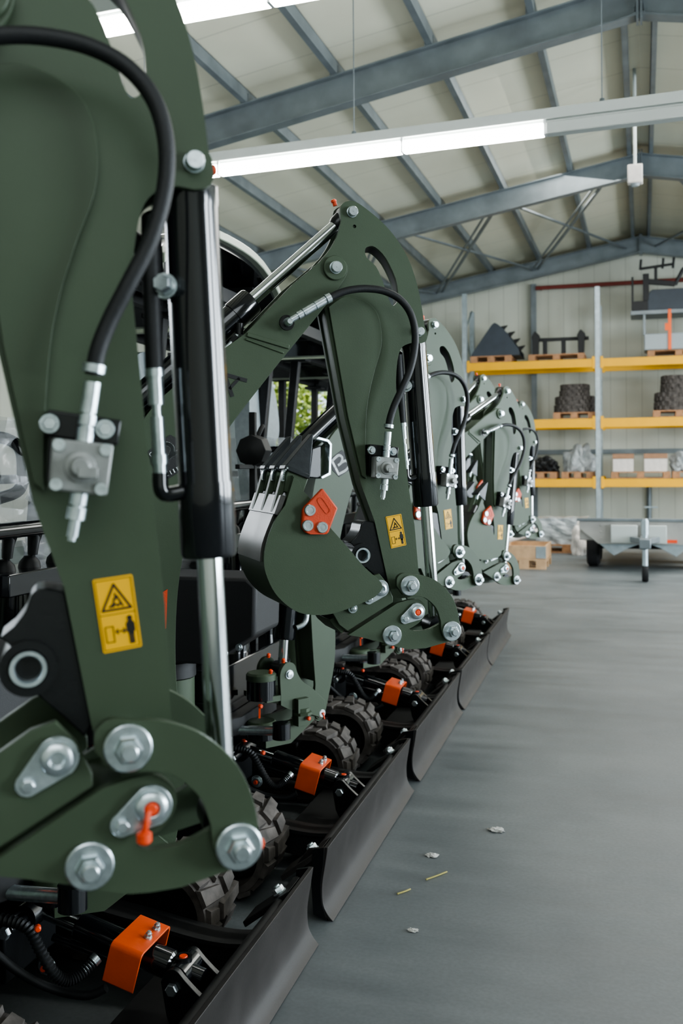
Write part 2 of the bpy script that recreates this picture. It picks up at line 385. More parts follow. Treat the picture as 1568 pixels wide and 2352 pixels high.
    mb = MB(); mb.poly(bo, -.064, -.050); mb.poly(bo, .050, .064)
    core = (LL([(700, 690), (660, 760), (615, 845)], -.063) + [(.29, 1.61), (.225, 1.50), (.185, 1.37), (.152, 1.22), (.142, 1.08), (.144, .94), (.158, .80), (.155, .70), (.140, .63),
            (.092, .63), (.068, .75), (.046, .90), (.022, 1.08), (.012, 1.26), (.022, 1.42), (.055, 1.55), (.11, 1.648), (.20, 1.730)] + LL([(520, 803), (570, 768), (655, 678)], -.063))
    mb.poly(core, -.050, .050)
    boom = part(mb, 'boom', M['olive'], root, 'boom', bevel=.0018)
    mb = MB()
    a, b = L(567, 768, -.066), L(664, 797, -.066); mb.bar(p3(a, -.065), p3(b, -.065), .008, .012)
    c, d = L(572, 776, -.066), L(640, 822, -.066); mb.bar(p3((a[0]-.004, a[1]-.012), -.065), p3((b[0]-.015, b[1]-.016), -.065), .006, .006)
    mb.build('weld_seam', M['olive'], boom, bevel=.002)
    # letter on the side of the boom and the diamond emblem lower down
    ax = Vector((L(560, 830, -.065)[0]-L(505, 890, -.065)[0], L(560, 830, -.065)[1]-L(505, 890, -.065)[1])).normalized(); ay = Vector((-ax.y, ax.x)); ac = Vector(L(533, 876, -.065))
    def T(u, v, o=ac, x=ax, y=ay, k=1.0): w = o+x*u*k+y*v*k; return (w.x, w.y)
    mb = MB(); mb.ribbon([T(-.027, -.024), T(0, .026)], .010, -.0655, -.0635); mb.ribbon([T(0, .026), T(.027, -.024)], .010, -.0655, -.0635); mb.ribbon([T(-.017, -.008), T(.017, -.008)], .008, -.0655, -.0635)
    mb.build('boom_letter', M['satin'], boom, smooth=False)
    lc = Vector((.140, 1.525)); lx = Vector((.80, .60)); ly = Vector((-.60, .80))
    def D(u, v, k=1.0): return T(u, v, lc, lx, ly, k)
    mb = MB(); mb.poly([D(-.05, -.0), D(-.035, -.042), D(.045, -.048), D(.058, -.006), D(.036, .045), D(-.036, .045)], -.0655, -.0635); eb = mb.build('emblem_plate', M['panel'], boom, smooth=False)
    mb = MB(); mb.ribbon(spline([D(-.032, .034), D(-.032, -.030)], 2), .010, -.0662, -.0650)
    mb.ribbon(spline([D(-.032, .034), D(.008, .036), D(.020, .018), D(.004, .003), D(-.012, .002)], 5), .010, -.0662, -.0650)
    mb.ribbon(spline([D(.004, .003), D(.030, -.004), D(.034, -.026), D(.010, -.036), D(-.032, -.030)], 5), .010, -.0662, -.0650)
    mb.build('emblem_letter', M['white'], boom, smooth=False)
    mb = MB(); mb.poly([(.098, 1.17), (.132, 1.19), (.128, 1.09), (.094, 1.08)], -.0655, -.0635); mb.build('small_red_sticker', M['redor'], boom, smooth=False)
    mb = MB(); mb.poly([(.101, 1.115), (.121, 1.120), (.119, 1.095), (.099, 1.09)], -.0662, -.0650); mb.build('sticker_text_field', M['white'], boom, smooth=False)
    pinhead(PIV, -.064, .0155, 'boom', boss=.033); pinhead(FOOT, -.064, .016, 'boom', boss=.027)
    mb = MB(); mb.lathe((FOOT[0]+.002, -.088, FOOT[1]), NEAR, [(0, .006), (.006, .005)], 10); mb.bar((FOOT[0]+.004, -.089, FOOT[1]-.004), (FOOT[0]+.010, -.089, FOOT[1]-.022), .006, .004); part(mb, 'grease_cap', M['cap'], root, 'boom')
    mb = MB(); q = L(775, 469, -.03); mb.cyl(p3(q, -.01), p3((q[0]-.004, q[1]+.012), -.01), .006, 10); mb.lathe(p3((q[0]-.004, q[1]+.010), -.01), (-.3, 0, 1), [(0, .008), (.006, .008), (.008, .005)], 10); part(mb, 'grease_cap', M['cap'], root, 'arm')
    mb = MB(); q = L(967, 764, -.01); mb.lathe(p3(q, -.01), (1, 0, .2), [(0, .007), (.010, .007), (.012, .004)], 10); part(mb, 'grease_cap', M['cap'], root, 'arm')
    # arm cylinder on top of the boom (local +x along the stroke)
    mb = MB(); mb.lathe((0, 0, 0), (1, 0, 0), [(-.02, .034), (0, .036), (.53, .036), (.53, .039), (.59, .039), (.595, .036)], 28)
    mb.lathe((0, -.03, 0), FAR, [(0, .034), (.06, .034)], 20)
    ac_ = part(mb, 'arm_cylinder', M['tank'], root, 'armcyl0')
    mb = MB(); mb.tube([(.52, -.022, -.034), (.50, -.03, -.042), (.46, -.034, -.048), (.02, -.036, -.046)], .0075, 10); mb.build('cylinder_pipe', M['zinc'], ac_)
    mb = MB(); mb.lathe((.47, -.034, -.047), (1, 0, 0), [(0, .011), (.02, .011)], 6); mb.lathe((.50, -.03, -.045), (.6, 0, .6), [(0, .011), (.03, .011)], 12); mb.build('port_fitting', M['black'], ac_)
    mb = MB(); mb.lathe((0, 0, 0), (-1, 0, 0), [(.02, .0178), (.60, .0178)], 24)
    ar = part(mb, 'arm_cylinder_rod', M['chrome'], root, 'armcyl1')
    mb = MB(); mb.lathe((0, -.028, 0), FAR, [(0, .030), (.056, .030)], 24); mb.lathe((-.02, 0, 0), (-1, 0, 0), [(0, .026), (.02, .024), (.03, .019)], 20); mb.build('rod_eye', M['black'], ar)
    # bucket cylinder down the front of the arm
    BL = math.dist(L(957, 800), L(991, 1156)); base = L(957, 800)
    mb = MB(); t0 = math.dist(LUG, base)-.03
    mb.lathe((0, 0, 0), (1, 0, 0), [(t0, .022), (t0+.008, .0355), (t0+.03, .0355), (t0+.035, .0345), (t0+BL-.06, .0345), (t0+BL-.06, .0360), (t0+BL+.03, .0360), (t0+BL+.035, .033)], 32)
    mb.lathe((0, -.028, 0), FAR, [(0, .023), (.056, .023)], 24)
    bc = part(mb, 'bucket_cylinder', M['tank'], root, 'bktcyl0')
    e = t0+BL
    mb = MB(); mb.tube(spline([(e-.05, -.01, -.030), (e-.048, -.012, -.050), (e-.055, -.014, -.058), (e-.075, -.014, -.058)], 4), .010, 12); mb.build('port_elbow', M['tank'], bc)
    mb = MB(); mb.lathe((e-.070, -.014, -.058), (-1, 0, 0), [(0, .009), (.016, .009), (.016, .011), (.028, .011), (.028, .0085), (.075, .0085), (.075, .006), (.09, .006), (.09, .0100), (.125, .0100), (.125, .012), (.135, .012)], 14); mb.build('hose_end', M['zinc'], bc)
    mb = MB(); mb.tube(spline([(e-.20, -.014, -.058), (e-.30, -.012, -.056), (e-.40, -.008, -.052), (.16, 0, -.050), (.10, 0.01, -.06), (.06, .01, -.10)], 6), .0115, 12); mb.build('cylinder_hose', M['hose'], bc)
    mb = MB(); hexhead(mb, (t0+.135, -.022, -.040), (0, -.9, -.3), .0115, .022, washer=.013); mb.lathe((t0+.135, -.012, -.038), (.0, -.9, -.3), [(0, .016), (.012, .016)], 16); mb.build('hose_bracket_bolt', M['zinc'], bc)
    mb = MB(); mb.lathe((0, 0, 0), (-1, 0, 0), [(-.01, .0170), (.55, .0170)], 28)
    br = part(mb, 'bucket_cylinder_rod', M['chrome'], root, 'bktcyl1')
    mb = MB(); mb.lathe((0, -.03, 0), FAR, [(0, .030), (.06, .030)], 24); mb.build('rod_eye', M['black'], br)
    mb = MB(); mb.poly([(-.030, 1.455), (-.022, 1.575), (.018, 1.590), (.028, 1.455)], -.086, -.066); bo_ = part(mb, 'lamp_box', M['black'], root, 'boom', bevel=.004)
    mb = MB(); mb.poly([(x-.034, z) for x, z in ((.018, 1.612), (.030, 1.622), (.080, 1.616), (.098, 1.600), (.102, 1.475), (.060, 1.455), (.055, 1.462), (.092, 1.482), (.089, 1.594), (.076, 1.606), (.032, 1.612))], -.098, -.064); mb.build('bent_bracket', M['zinc'], bo_, bevel=.001)
    # ---------------- quick hitch, links and pins
    h = (LL([(799, 1458), (911, 1385)], -.09) + LL(spline([(935, 1378), (958, 1376), (972, 1386), (977, 1400), (972, 1417), (958, 1432), (938, 1444)], 3), -.09)
         + LL(spline([(950, 1449), (980, 1446), (1009, 1432)], 3), -.09) + LL(spline([(1022, 1428), (1040, 1434), (1050, 1449), (1046, 1464), (1030, 1473), (1016, 1477)], 3), -.09)
         + LL(spline([(978, 1488), (932, 1490), (884, 1477), (840, 1466)], 3), -.09))
    mb = MB(); mb.poly(h, -.094, -.080); mb.poly(h, .080, .094)
    mb.poly(LL([(812, 1457), (905, 1398), (932, 1394), (925, 1430), (915, 1470), (890, 1470)], -.09), -.080, .080)
    hitch = part(mb, 'quick_hitch', M['olive'], root, 'hitch', bevel=.0018)
    hp2 = LL([(764, 1409), (790, 1388), (815, 1350), (850, 1325), (872, 1318), (890, 1340), (903, 1372), (903, 1384), (800, 1450), (778, 1434)], -.09)
    mb = MB(); mb.poly(hp2, -.088, -.074); mb.poly(hp2, .074, .088); mb.poly(LL([(760, 1425), (786, 1412), (800, 1440), (790, 1458), (770, 1440)], -.09), -.074, .074)
    mb.build('hitch_jaw', M['olive'], hitch, bevel=.0018)
    cl = (LL(spline([(911, 1346), (912, 1328), (924, 1317), (946, 1319), (976, 1323), (1009, 1339), (1038, 1371), (1052, 1410), (1055, 1448), (1050, 1468), (1036, 1473), (1020, 1464), (1013, 1446)], 4), -.11)
          + LL(spline([(1012, 1427), (1001, 1396), (975, 1373), (944, 1369), (926, 1367)], 4), -.11))
    mb = MB(); mb.poly(cl, -.110, -.096); mb.poly(cl, .096, .110)
    part(mb, 'curved_link', M['olive'], root, 'hitch', bevel=.0018)
    for q, y in ((BOT, -.110), (L1, -.094), (L2P, -.110)):
        mb = MB(); hexhead(mb, p3(q, y), NEAR, .0165, .013, washer=.0275, stud=.010)
        mb.lathe(p3(q, y), FAR, [(0, .014), (2*abs(y)+.01, .014)], 16)
        part(mb, 'link_pin', M['zinc'], root, 'hitch')
    def retainer(a, b, c, y, name):
        q0, q1 = Vector(L(*a, y)), Vector(L(*b, y)); d = (q1-q0); ln = d.length; d.normalize(); n = Vector((-d.y, d.x)); ptsr = []
        for k in range(13): w = -math.pi/2+math.pi*k/12; ptsr.append(q0-d*math.cos(w)*.0245+n*math.sin(w)*-.0245)
        for k in range(9): w = -math.pi/2+math.pi*k/8; ptsr.append(q1+d*math.cos(w)*.014+n*math.sin(w)*.014)
        mb = MB(); mb.poly([(p.x, p.y) for p in ptsr], y-.006, y); mb.lathe(p3(q0, y-.006), NEAR, [(0, .019), (.006, .019), (.009, .016), (.010, .009), (.004, .008)], 24)
        hexhead(mb, p3(q1, y-.006), NEAR, .0085, .008)
        r = part(mb, name, M['zinc'], root, 'hitch', bevel=.001)
        return r, q0
    r, q0 = retainer((955, 1405), (929, 1421), None, -.095, 'pin_retainer')
    mb = MB(); mb.lathe(p3(q0, -.104), NEAR, [(0, .0085), (.004, .0085), (.007, .005)], 14); mb.build('grease_cap', M['cap'], r)
    r, q0 = retainer((872, 1352), (846, 1376), None, -.089, 'pin_retainer')
    mb = MB(); hexhead(mb, p3(L(809, 1397, -.09), -.089), NEAR, .0095, .008, washer=.0135, stud=.004); part(mb, 'hitch_bolt', M['zinc'], root, 'hitch')
    mb = MB(); q = L(1053, 1459, -.1); mb.lathe(p3(q, -.07), (1, 0, -.3), [(0, .007), (.010, .007), (.012, .004)], 10); part(mb, 'grease_cap', M['cap'], root, 'hitch')
    # ---------------- bucket
    b = .14
    curve = spline([(871, 1358), (852, 1374), (800, 1396), (764, 1408), (730, 1412), (691, 1408), (660, 1392), (630, 1362), (611, 1324), (604, 1290), (609, 1250), (628, 1198), (653, 1160)], 4)
    topp = [(667, 1115), (673, 1095), (684, 1104), (690, 1122), (709, 1144)]
    side = LL(curve+topp+[(760, 1216), (795, 1255), (833, 1301), (867, 1331)] + spline([(873, 1338), (876, 1348), (871, 1358)], 2)[:-1], -b)
    mb = MB(); mb.poly(side, -b-.008, -b); mb.poly(side, b, b+.008)
    shell = LL(curve[6:]+[(667, 1115), (673, 1092)], -b)
    c0 = Vector(L(720, 1270, -b))
    inner = [tuple(Vector(p)+(c0-Vector(p)).normalized()*.010) for p in shell]
    mb.poly(list(shell)+list(reversed(inner)), -b, b)
    bucket = part(mb, 'bucket', M['olive'], root, 'bucket', bevel=.0015)
    # thick bare cutting lip and wear strip
    lip0, lip1 = Vector(L(640, 1186, -b)), Vector(L(656, 1140, -b)); dd = (lip1-lip0).normalized(); nn = Vector((-dd.y, dd.x))
    if (c0-lip0).dot(nn) > 0: nn = -nn
    mb = MB(); mb.poly([tuple(lip0), tuple(lip1), tuple(lip1+nn*.014), tuple(lip0+nn*.014)], -b-.004, b+.004); mb.build('cutting_lip', M['rawsteel'], bucket, bevel=.002)
    wb = LL(spline([(604, 1290), (609, 1250), (628, 1198), (636, 1180)], 4), -b); ws = [tuple(Vector(p)+(Vector(p)-c0).normalized()*.006) for p in wb]
    mb = MB(); mb.poly(list(wb)+list(reversed(ws)), -b+.01, b-.01); mb.build('wear_plate', M['rawsteel'], bucket)
    # three teeth: welded shank (paint) and pointed tip (black)
    yn = -b+.034; w = .026
    e0, e1, tt = Vector(L(647, 1074, yn)), Vector(L(704, 1097, yn)), Vector(L(715, 998, yn))
    s0, s1 = Vector(L(636, 1128, yn)), Vector(L(690, 1136, yn)); td = (tt-(e0+e1)/2).normalized()
    for yy in (yn, 0.0, -yn):
        mb = MB(); mb.poly([tuple(e0*.86+e1*.14), tuple(e1), tuple(s1), tuple(s0*.8+s1*.2)], yy-w*.8, yy+w*.8)
        mb.poly([tuple(e0*.95+e1*.05), tuple(e0*.7+e1*.3), tuple(s0*.75+s1*.25), tuple(lip1-dd*.05+nn*.014)], yy-w*.5, yy+w*.5)
        mb.build('tooth_shank', M['olive'], bucket, bevel=.003)
        mb = MB(); k0, k1 = e0+td*.002, e1+td*.002; n0, n1 = tt+(e0-e1).normalized()*.004, tt
        mb.hexa([(k0.x, yy-w, k0.y), (k0.x, yy+w, k0.y), (k1.x, yy+w, k1.y), (k1.x, yy-w, k1.y), (n0.x, yy-w*.7, n0.y), (n0.x, yy+w*.7, n0.y), (n1.x, yy+w*.7, n1.y), (n1.x, yy-w*.7, n1.y)])
        mb.bar((k0.x, yy, k0.y), (k1.x, yy, k1.y), w*2.15, .012, up=(td.x, 0, td.y))
        mb.build('bucket_tooth', M['tooth'], bucket, bevel=.002)
        c_ = e0*.9+e1*.1-td*.02; mb = MB(); mb.ribbon(spline([tuple(c_+td*.022), tuple(c_+td*.008+(e0-e1)*.06), tuple(c_-td*.006), tuple(c_-td*.012-(e0-e1)*.05)], 3), .004, yy-w-.004, yy-w*.5); mb.build('tooth_clip', M['zinc'], bucket)
    # red side cutter on each flank
    sc_ = [(738, 1121), (773, 1167), (752, 1222), (747, 1227), (707, 1227), (698, 1222), (690, 1211), (693, 1170), (698, 1162), (712, 1148)]
    for sgn in (-1, 1):
        mb = MB(); y = sgn*(b+.008); mb.poly(LL(sc_, -b-.012), min(y, y+sgn*.016), max(y, y+sgn*.016)); cut = mb.build('side_cutter', M['redor'], bucket, bevel=.004, seg=3)
        cut['label'] = 'red-orange five-sided side cutter'
        if sgn < 0:
            for q in ((711, 1172), (706, 1207), (739, 1211)):
                mb = MB(); mb.lathe(p3(L(*q, -b-.024), -b-.023), NEAR, [(0, .0150), (.006, .0150), (.008, .0135), (.008, .009), (.007, .0085)], 20); mb.build('cutter_bolt', M['zinc'], bucket)
            mb = MB(); rr = spline([L(734, 1144, -b-.025), L(741, 1146, -b-.025), L(756, 1168, -b-.025), L(756, 1176, -b-.025), L(748, 1178, -b-.025), L(730, 1152, -b-.025)], 4, True)
            mb.ribbon([tuple(Vector(p)[:2]) for p in rr], .0025, -b-.0255, -b-.0225, True); mb.build('raised_oval', M['redor'], bucket)
    # ---------------- swing post between boom and undercarriage
    mb = MB()
    ear = spline([(-.085, .60), (-.088, .68), (-.07, .715), (-.045, .725), (-.018, .712), (-.006, .68), (.02, .64), (.075, .60)], 4)+[(.128, .55), (.132, .50), (.10, .485), (.02, .52), (-.05, .54), (-.085, .56)]
    for y in (-.086, .068): mb.poly(ear, y, y+.018)
    mb.b2(-.15, .03, -.085, .085, .578, .600); mb.b2(-.02, .035, -.112, -.068, .47, .578); mb.poly([(-.15, .40), (-.03, .40), (.085, .475), (.09, .51), (-.02, .49), (-.15, .49)], -.075, -.058); mb.poly([(-.15, .40), (-.03, .40), (.085, .475), (.09, .51), (-.02, .49), (-.15, .49)], .058, .075); mb.b2(-.15, -.03, -.07, .07, .40, .42)
    kp = part(mb, 'swing_post', M['olive'], root, 'swing', bevel=.003)
    for z0, z1, y in ((.585, .690, 0), (.43, .50, 0)):
        mb = MB(); mb.cyl((-.14, y-.03, z0), (-.14, y-.03, z1-.03), .058, 24); mb.build('hinge_sleeve', M['tank'], kp)
        mb = MB(); mb.lathe((-.14, y-.03, z1-.03), (0, 0, 1), [(0, .06), (.022, .06), (.03, .052)], 24); mb.build('hinge_collar', M['olive'], kp, bevel=.001)
    mb = MB(); mb.lathe((.012, -.092, .512), (0, 0, 1), [(0, .040), (.01, .040), (.012, .030), (.026, .030)], 8); mb.build('swing_pin_head', M['olive'], kp)
    for k, q in enumerate(((-.09, -.11, .735), (-.12, -.05, .75), (-.15, -.11, .70), (.02, -.118, .50), (-.20, -.11, .58), (-.19, -.11, .40))):
        mb = MB(); mb.lathe(q, NEAR if k > 2 else (0, -.4, .9), [(0, .008), (.012, .008), (.015, .005)], 10)
        if k == 4: mb.bar(q, (q[0]-.006, q[1]-.008, q[2]-.045), .007, .006)
        mb.build('grease_cap', M['cap'], kp)
    mb = MB(); mb.lathe((-.045, -.086, .677), NEAR, [(0, .018), (.004, .018), (.004, .013), (.012, .013), (.013, .003), (.011, .002)], 20); mb.build('cylinder_pin', M['zinc'], kp)
    # boom cylinder
    mb = MB(); mb.lathe((-.045, -.005, .80), (0.03, 0, .60), [(0, .040), (.01, .043), (.42, .043), (.47, .03)], 26); mb.lathe((-.015, -.05, 1.29), FAR, [(0, .032), (.09, .032)], 18)
    bcy = part(mb, 'boom_cylinder', M['tank'], root, 'boom')
    mb = MB(); mb.cyl((-.045, -.005, .70), (-.045, -.005, .84), .020, 18); mb.build('boom_cylinder_rod', M['chrome'], bcy)
    mb = MB(); mb.lathe((-.045, -.04, .677), FAR, [(0, .032), (.08, .032)], 18); mb.build('rod_eye', M['black'], bcy)
    mb = MB(); mb.tube(spline([(-.02, -.05, .85), (.01, -.06, .87), (.02, -.06, .92), (.02, -.06, 1.15)], 4), .011, 10); mb.build('cylinder_hose', M['zinc'], bcy)
    # ---------------- chassis (root frame, machine faces +x)
    mb = MB(); mb.lathe((-.33, -.20, .470), (1, 0, .04), [(0, .018), (.34, .018)], 20)
    sr = part(mb, 'swing_cylinder', M['zinc'], root, 'base')
    mb = MB(); mb.lathe((-1.0, -.20, .443), (1, 0, .04), [(0, .036), (.67, .036), (.69, .03)], 22); mb.build('cylinder_barrel', M['tank'], sr)
    mb = MB(); mb.lathe((0.0, -.20, .455), (0, 0, 1), [(0, .035), (.06, .035)], 18); mb.build('rod_eye', M['tank'], sr)
    for sgn in (1, -1):
        yc = sgn*.51; w = .115; r = .142; x0, x1 = -1.30, -.062; zc = .165
        loop = []
        def path(n):
            per = 2*(x1-x0)+2*math.pi*r; ptsl = []
            for i in range(n):
                s_ = per*i/n
                if s_ < (x1-x0): ptsl.append((x0+s_, zc+r, 0, 1))
                elif s_ < (x1-x0)+math.pi*r:
                    a = (s_-(x1-x0))/r; ptsl.append((x1+r*math.sin(a), zc+r*math.cos(a), math.sin(a), math.cos(a)))
                elif s_ < 2*(x1-x0)+math.pi*r: ptsl.append((x1-(s_-(x1-x0)-math.pi*r), zc-r, 0, -1))
                else:
                    a = (s_-2*(x1-x0)-math.pi*r)/r; ptsl.append((x0-r*math.sin(a), zc-r*math.cos(a), -math.sin(a), -math.cos(a)))
            return ptsl
        P = path(150); mb = MB()
        mb.poly([(p[0], p[1]) for p in P], yc-w, yc+w, [[(p[0]-p[2]*.024, p[1]-p[3]*.024) for p in P]])
        Q = path(60)
        for i, p in enumerate(Q):
            n = Vector((p[2], 0, p[3])); t = Vector((p[3], 0, -p[2])); c = Vector((p[0], yc, p[1]))
            odd = 1 if i % 2 else -1
            for (ya, yb, sk) in (((-w-.003, .006, .012), (.036, w-.012, -.006)) if odd > 0 else ((-w+.012, -.036, .006), (-.006, w+.003, -.012))):
                q = []
                for hh, sh in ((n*-.002, 1.0), (n*.014, .80)):
                    q += [c+t*(-.029*sh-sk)+hh+Vector((0, ya, 0)), c+t*(.029*sh-sk)+hh+Vector((0, ya, 0)), c+t*(.022*sh+sk)+hh+Vector((0, yb, 0)), c+t*(-.022*sh+sk)+hh+Vector((0, yb, 0))]
                mb.hexa(q)
        tr = part(mb, 'rubber_track', M['rubber'], root, 'base', smooth=False, bevel=.003)
        mb = MB()
        for xx in (x0, x1): mb.lathe((xx, yc-.06, zc), FAR, [(0, .04), (0, .10), (.02, .116), (.10, .116), (.12, .10), (.12, .04)], 28)
        mb.b2(x0+.1, x1-.12, yc-.05, yc+.05, zc-.08, zc+.06)
        for k in range(3): mb.lathe((x0+.35+.28*k, yc-.055, .09), FAR, [(0, .05), (.11, .05)], 20)
        mb.build('track_frame', M['satin'], tr)
    mb = MB(); mb.b2(-1.15, -.42, -.40, .40, .16, .34); mb.b2(-.42, -.24, -.12, .12, .20, .36); mb.cyl((-.68, 0, .34), (-.68, 0, .44), .28, 32)
    part(mb, 'undercarriage_frame', M['black'], root, 'base', bevel=.006)
    # dozer blade
    fr = spline([(.324, .245), (.315, .19), (.304, .12), (.306, .06), (.322, .025), (.341, .004)], 5)
    bk = [(x-.014, z) for x, z in reversed(fr)]; bk[0] = (.318, .004)
    mb = MB(); mb.poly(list(fr)+bk, -.68, .68)
    bl = part(mb, 'dozer_blade', M['blade'], root, 'base', bevel=.0015)
    for y in (-.675, .675):
        mb = MB(); mb.poly([(.312, .245), (.27, .235), (.266, .12), (.272, .02), (.320, .004), (.302, .06), (.298, .12), (.308, .19)], y-.006, y+.006); mb.build('blade_end_plate', M['black'], bl, bevel=.001)
    for y in (-.625, .55):
        mb = MB(); mb.hexa([(.165, y-.055, .118), (.300, y-.055, .218), (.300, y+.055, .218), (.165, y+.055, .118), (.157, y-.055, .134), (.304, y-.055, .243), (.304, y+.055, .243), (.157, y+.055, .134)]); t = mb.build('hold_down_tab', M['blade'] if y < 0 else M['satin'], bl, bevel=.003)
        mb = MB(); hexhead(mb, (.258, y, .210), (-.55, 0, .8), .018, .015, washer=.021, stud=.006); mb.build('blade_bolt', M['zinc'], bl)
    mb = MB(); mb.poly([(.200, .160), (.250, .228), (.300, .236), (.300, .150), (.270, .140)], -.662, -.650); mb.build('gusset_plate', M['blade'], bl, bevel=.002)
    mb = MB(); mb.cyl((.275, -.66, .20), (.275, .66, .20), .018, 14); mb.build('stiffener_bar', M['satin'], bl)
    for y in (-.33, .33):
        mb = MB(); tp = spline([(.287, .185), (.20, .172), (.10, .176), (-.05, .198), (-.22, .222), (-.36, .25)], 4); bt = [(x, z-.10+.02*(x < 0)) for x, z in reversed(tp)]
        mb.poly(list(tp)+bt, y-.02, y+.02); mb.poly(list(tp)+[(x, z-.012) for x, z in reversed(tp)], y-.045, y+.045)
        part(mb, 'push_arm', M['satin'], root, 'base', bevel=.002)
    mb = MB(); mb.b2(.02, .26, -.28, .28, .100, .112)
    part(mb, 'blade_frame_plate', M['satin'], root, 'base', bevel=.002)
    # blade cylinder with orange lock collar
    cd = Vector((.40, 0, -.105)).normalized(); co = Vector((-.20, 0, .340))
    mb = MB(); mb.lathe(co+cd*.10, cd, [(0, .030), (.005, .036), (.27, .036), (.28, .026), (.30, .024), (.36, .024)], 24)
    mb.lathe((.192, -.045, .237), FAR, [(0, .032), (.09, .032)], 20); mb.cyl(co+cd*.05+Vector((0, -.04, -.03)), co+cd*.27+Vector((0, -.04, -.02)), .010, 10)
    cy = part(mb, 'blade_cylinder', M['tank'], root, 'base')
    mb = MB(); mb.cyl(co-cd*.03, co+cd*.12, .019, 20); mb.build('cylinder_rod', M['chrome'], cy)
    mb = MB(); mb.lathe(co+Vector((-.03, -.05, .0)), FAR, [(0, .034), (.10, .034)], 18); mb.lathe(co+Vector((-.03, -.12, .0)), FAR, [(0, .013), (.24, .013)], 12)
    mb.build('rod_clevis', M['black'], cy)
    hexhead(MB(), co+Vector((-.03, -.13, 0)), NEAR, .016, .012).build('clevis_bolt', M['zinc'], cy); hexhead(MB(), co+Vector((.05, -.07, -.10)), NEAR, .020, .010, washer=.024).build('clevis_bolt', M['zinc'], cy)
    mb = MB(); mb.lathe(co+Vector((.05, -.085, -.10)), NEAR, [(0, .009), (.008, .007)], 10); mb.lathe((.192, 0, .268), (0, 0, 1), [(0, .012), (.006, .010)], 12); mb.lathe(co+Vector((-.03, 0, .035)), (0, 0, 1), [(0, .012), (.008, .009)], 12); mb.build('grease_cap', M['cap'], cy)
    mb = MB(); mb.lathe((.192, 0, .237), (0, 0, 1), [(0, .022), (.036, .022), (.036, .015), (.03, .014)], 20); mb.build('eye_boss', M['black'], cy)
    # collar: folded sheet, wide across the machine
    g0, g1 = .232, .318; hw = .084; up = Vector((cd.z*-1, 0, cd.x)); 
    prof = [(-hw, -.052)]+[(-hw+.014*(1-math.cos(a)), .048-.014*(1-math.sin(a))) for a in [k*math.pi/2/4 for k in range(5)]]+[(hw-.014*(1-math.sin(a)), .048-.014*(1-math.cos(a))) for a in [k*math.pi/2/4 for k in range(5)]]+[(hw, -.025)]
    pin_ = [(y*(1-.005/hw), z-.005) for y, z in prof]; mb = MB(); n = len(prof); vs = []; fs = []
    for g in (g0, g1):
        for y, z in prof+pin_: vs.append(co+cd*g+up*z+Vector((0, y, 0)))
    for i in range(n-1):
        fs += [(i, i+1, 2*n+i+1, 2*n+i), (n+i, 3*n+i, 3*n+i+1, n+i+1), (i, n+i, n+i+1, i+1), (2*n+i, 2*n+i+1, 3*n+i+1, 3*n+i)]
    fs += [(0, 2*n, 3*n, n), (n-1, 2*n-1, 4*n-1, 3*n-1)]
    mb.add(vs, fs); mb.build('orange_lock_collar', M['orange'], cy, bevel=.0012)
    for y in (-.008, .040): hexhead(MB(), co+cd*.296+up*.048+Vector((0, y, 0)), up, .0085, .009, washer=.0105, stud=.004).build('collar_bolt', M['zinc'], cy)
    for y in (-.055, .055):
        tp = spline([(.160, .235), (.175, .262), (.20, .268), (.225, .245), (.26, .215), (.287, .200)], 4); mb = MB(); mb.poly(list(tp)+[(.287, .06), (.22, .06), (.175, .15)], y-.008, y+.008); part(mb, 'clevis_plate', M['black'], root, 'base', bevel=.0015)
    mb = MB(); hexhead(mb, (.192, -.064, .222), NEAR, .016, .012); part(mb, 'clevis_pin', M['zinc'], root, 'base')
    hpts = spline([(-.42, -.16, .38), (-.30, -.18, .40), (-.20, -.18, .398), (-.135, -.18, .385), (-.10, -.18, .335), (-.070, -.17, .280), (-.045, -.15, .255), (-.022, -.12, .262), (-.004, -.092, .282)], 12)
    mb = MB(); mb.tube(hpts, .014, 10, rfun=lambda i: .0155 if i % 2 else .0118); hh = part(mb, 'blade_hose', M['hose'], root, 'base')
    mb = MB(); d = Vector(hpts[-1])-Vector(hpts[-12]); mb.lathe(hpts[-12], d, [(0, .012), (.03, .012), (.03, .015), (.045, .015), (.045, .010), (d.length, .010)], 12); mb.build('hose_end', M['zinc'], hh)
    mb = MB(); mb.tube(spline([(-.28, -.16, .33), (-.20, -.13, .25), (-.12, -.10, .20), (-.03, -.09, .19), (.02, -.08, .21)], 8), .011, 10); part(mb, 'return_hose', M['hose'], root, 'base')
    # ---------------- upper structure
    mb = MB(); mb.poly([(-1.38, -.55), (-.35, -.55), (-.16, -.20), (-.16, .20), (-.35, .55), (-1.38, .55)], .46, .53)
    mb.v = [(x, z, y) for x, y, z in mb.v]
    part(mb, 'upper_frame', M['satin'], root, 'base', bevel=.004)
    mb = MB(); mb.poly([(-.95, .80), (-.15, .80), (.03, .91), (.035, 1.08), (.0, 1.11), (-.95, 1.11)], -.56, -.30)
    tk = part(mb, 'side_tank', M['panel'], root, 'base', bevel=.012)
    for q in ((-.085, .845), (-.03, .868)):
        mb = MB(); hexhead(mb, (q[0], -.56, q[1]), NEAR, .009, .008, washer=.013); mb.build('panel_bolt', M['zinc'], tk)
    mb = MB(); mb.lathe((-.34, -.46, .46), (0, 0, 1), [(0, .088), (.27, .088), (.27, .08)], 28)
    cn = part(mb, 'filter_canister', M['olive'], root, 'base')
    mb = MB(); mb.lathe((-.34, -.46, .735), (0, 0, 1), [(0, .094), (.055, .094), (.062, .086)], 28); mb.build('canister_lid', M['satin'], cn)
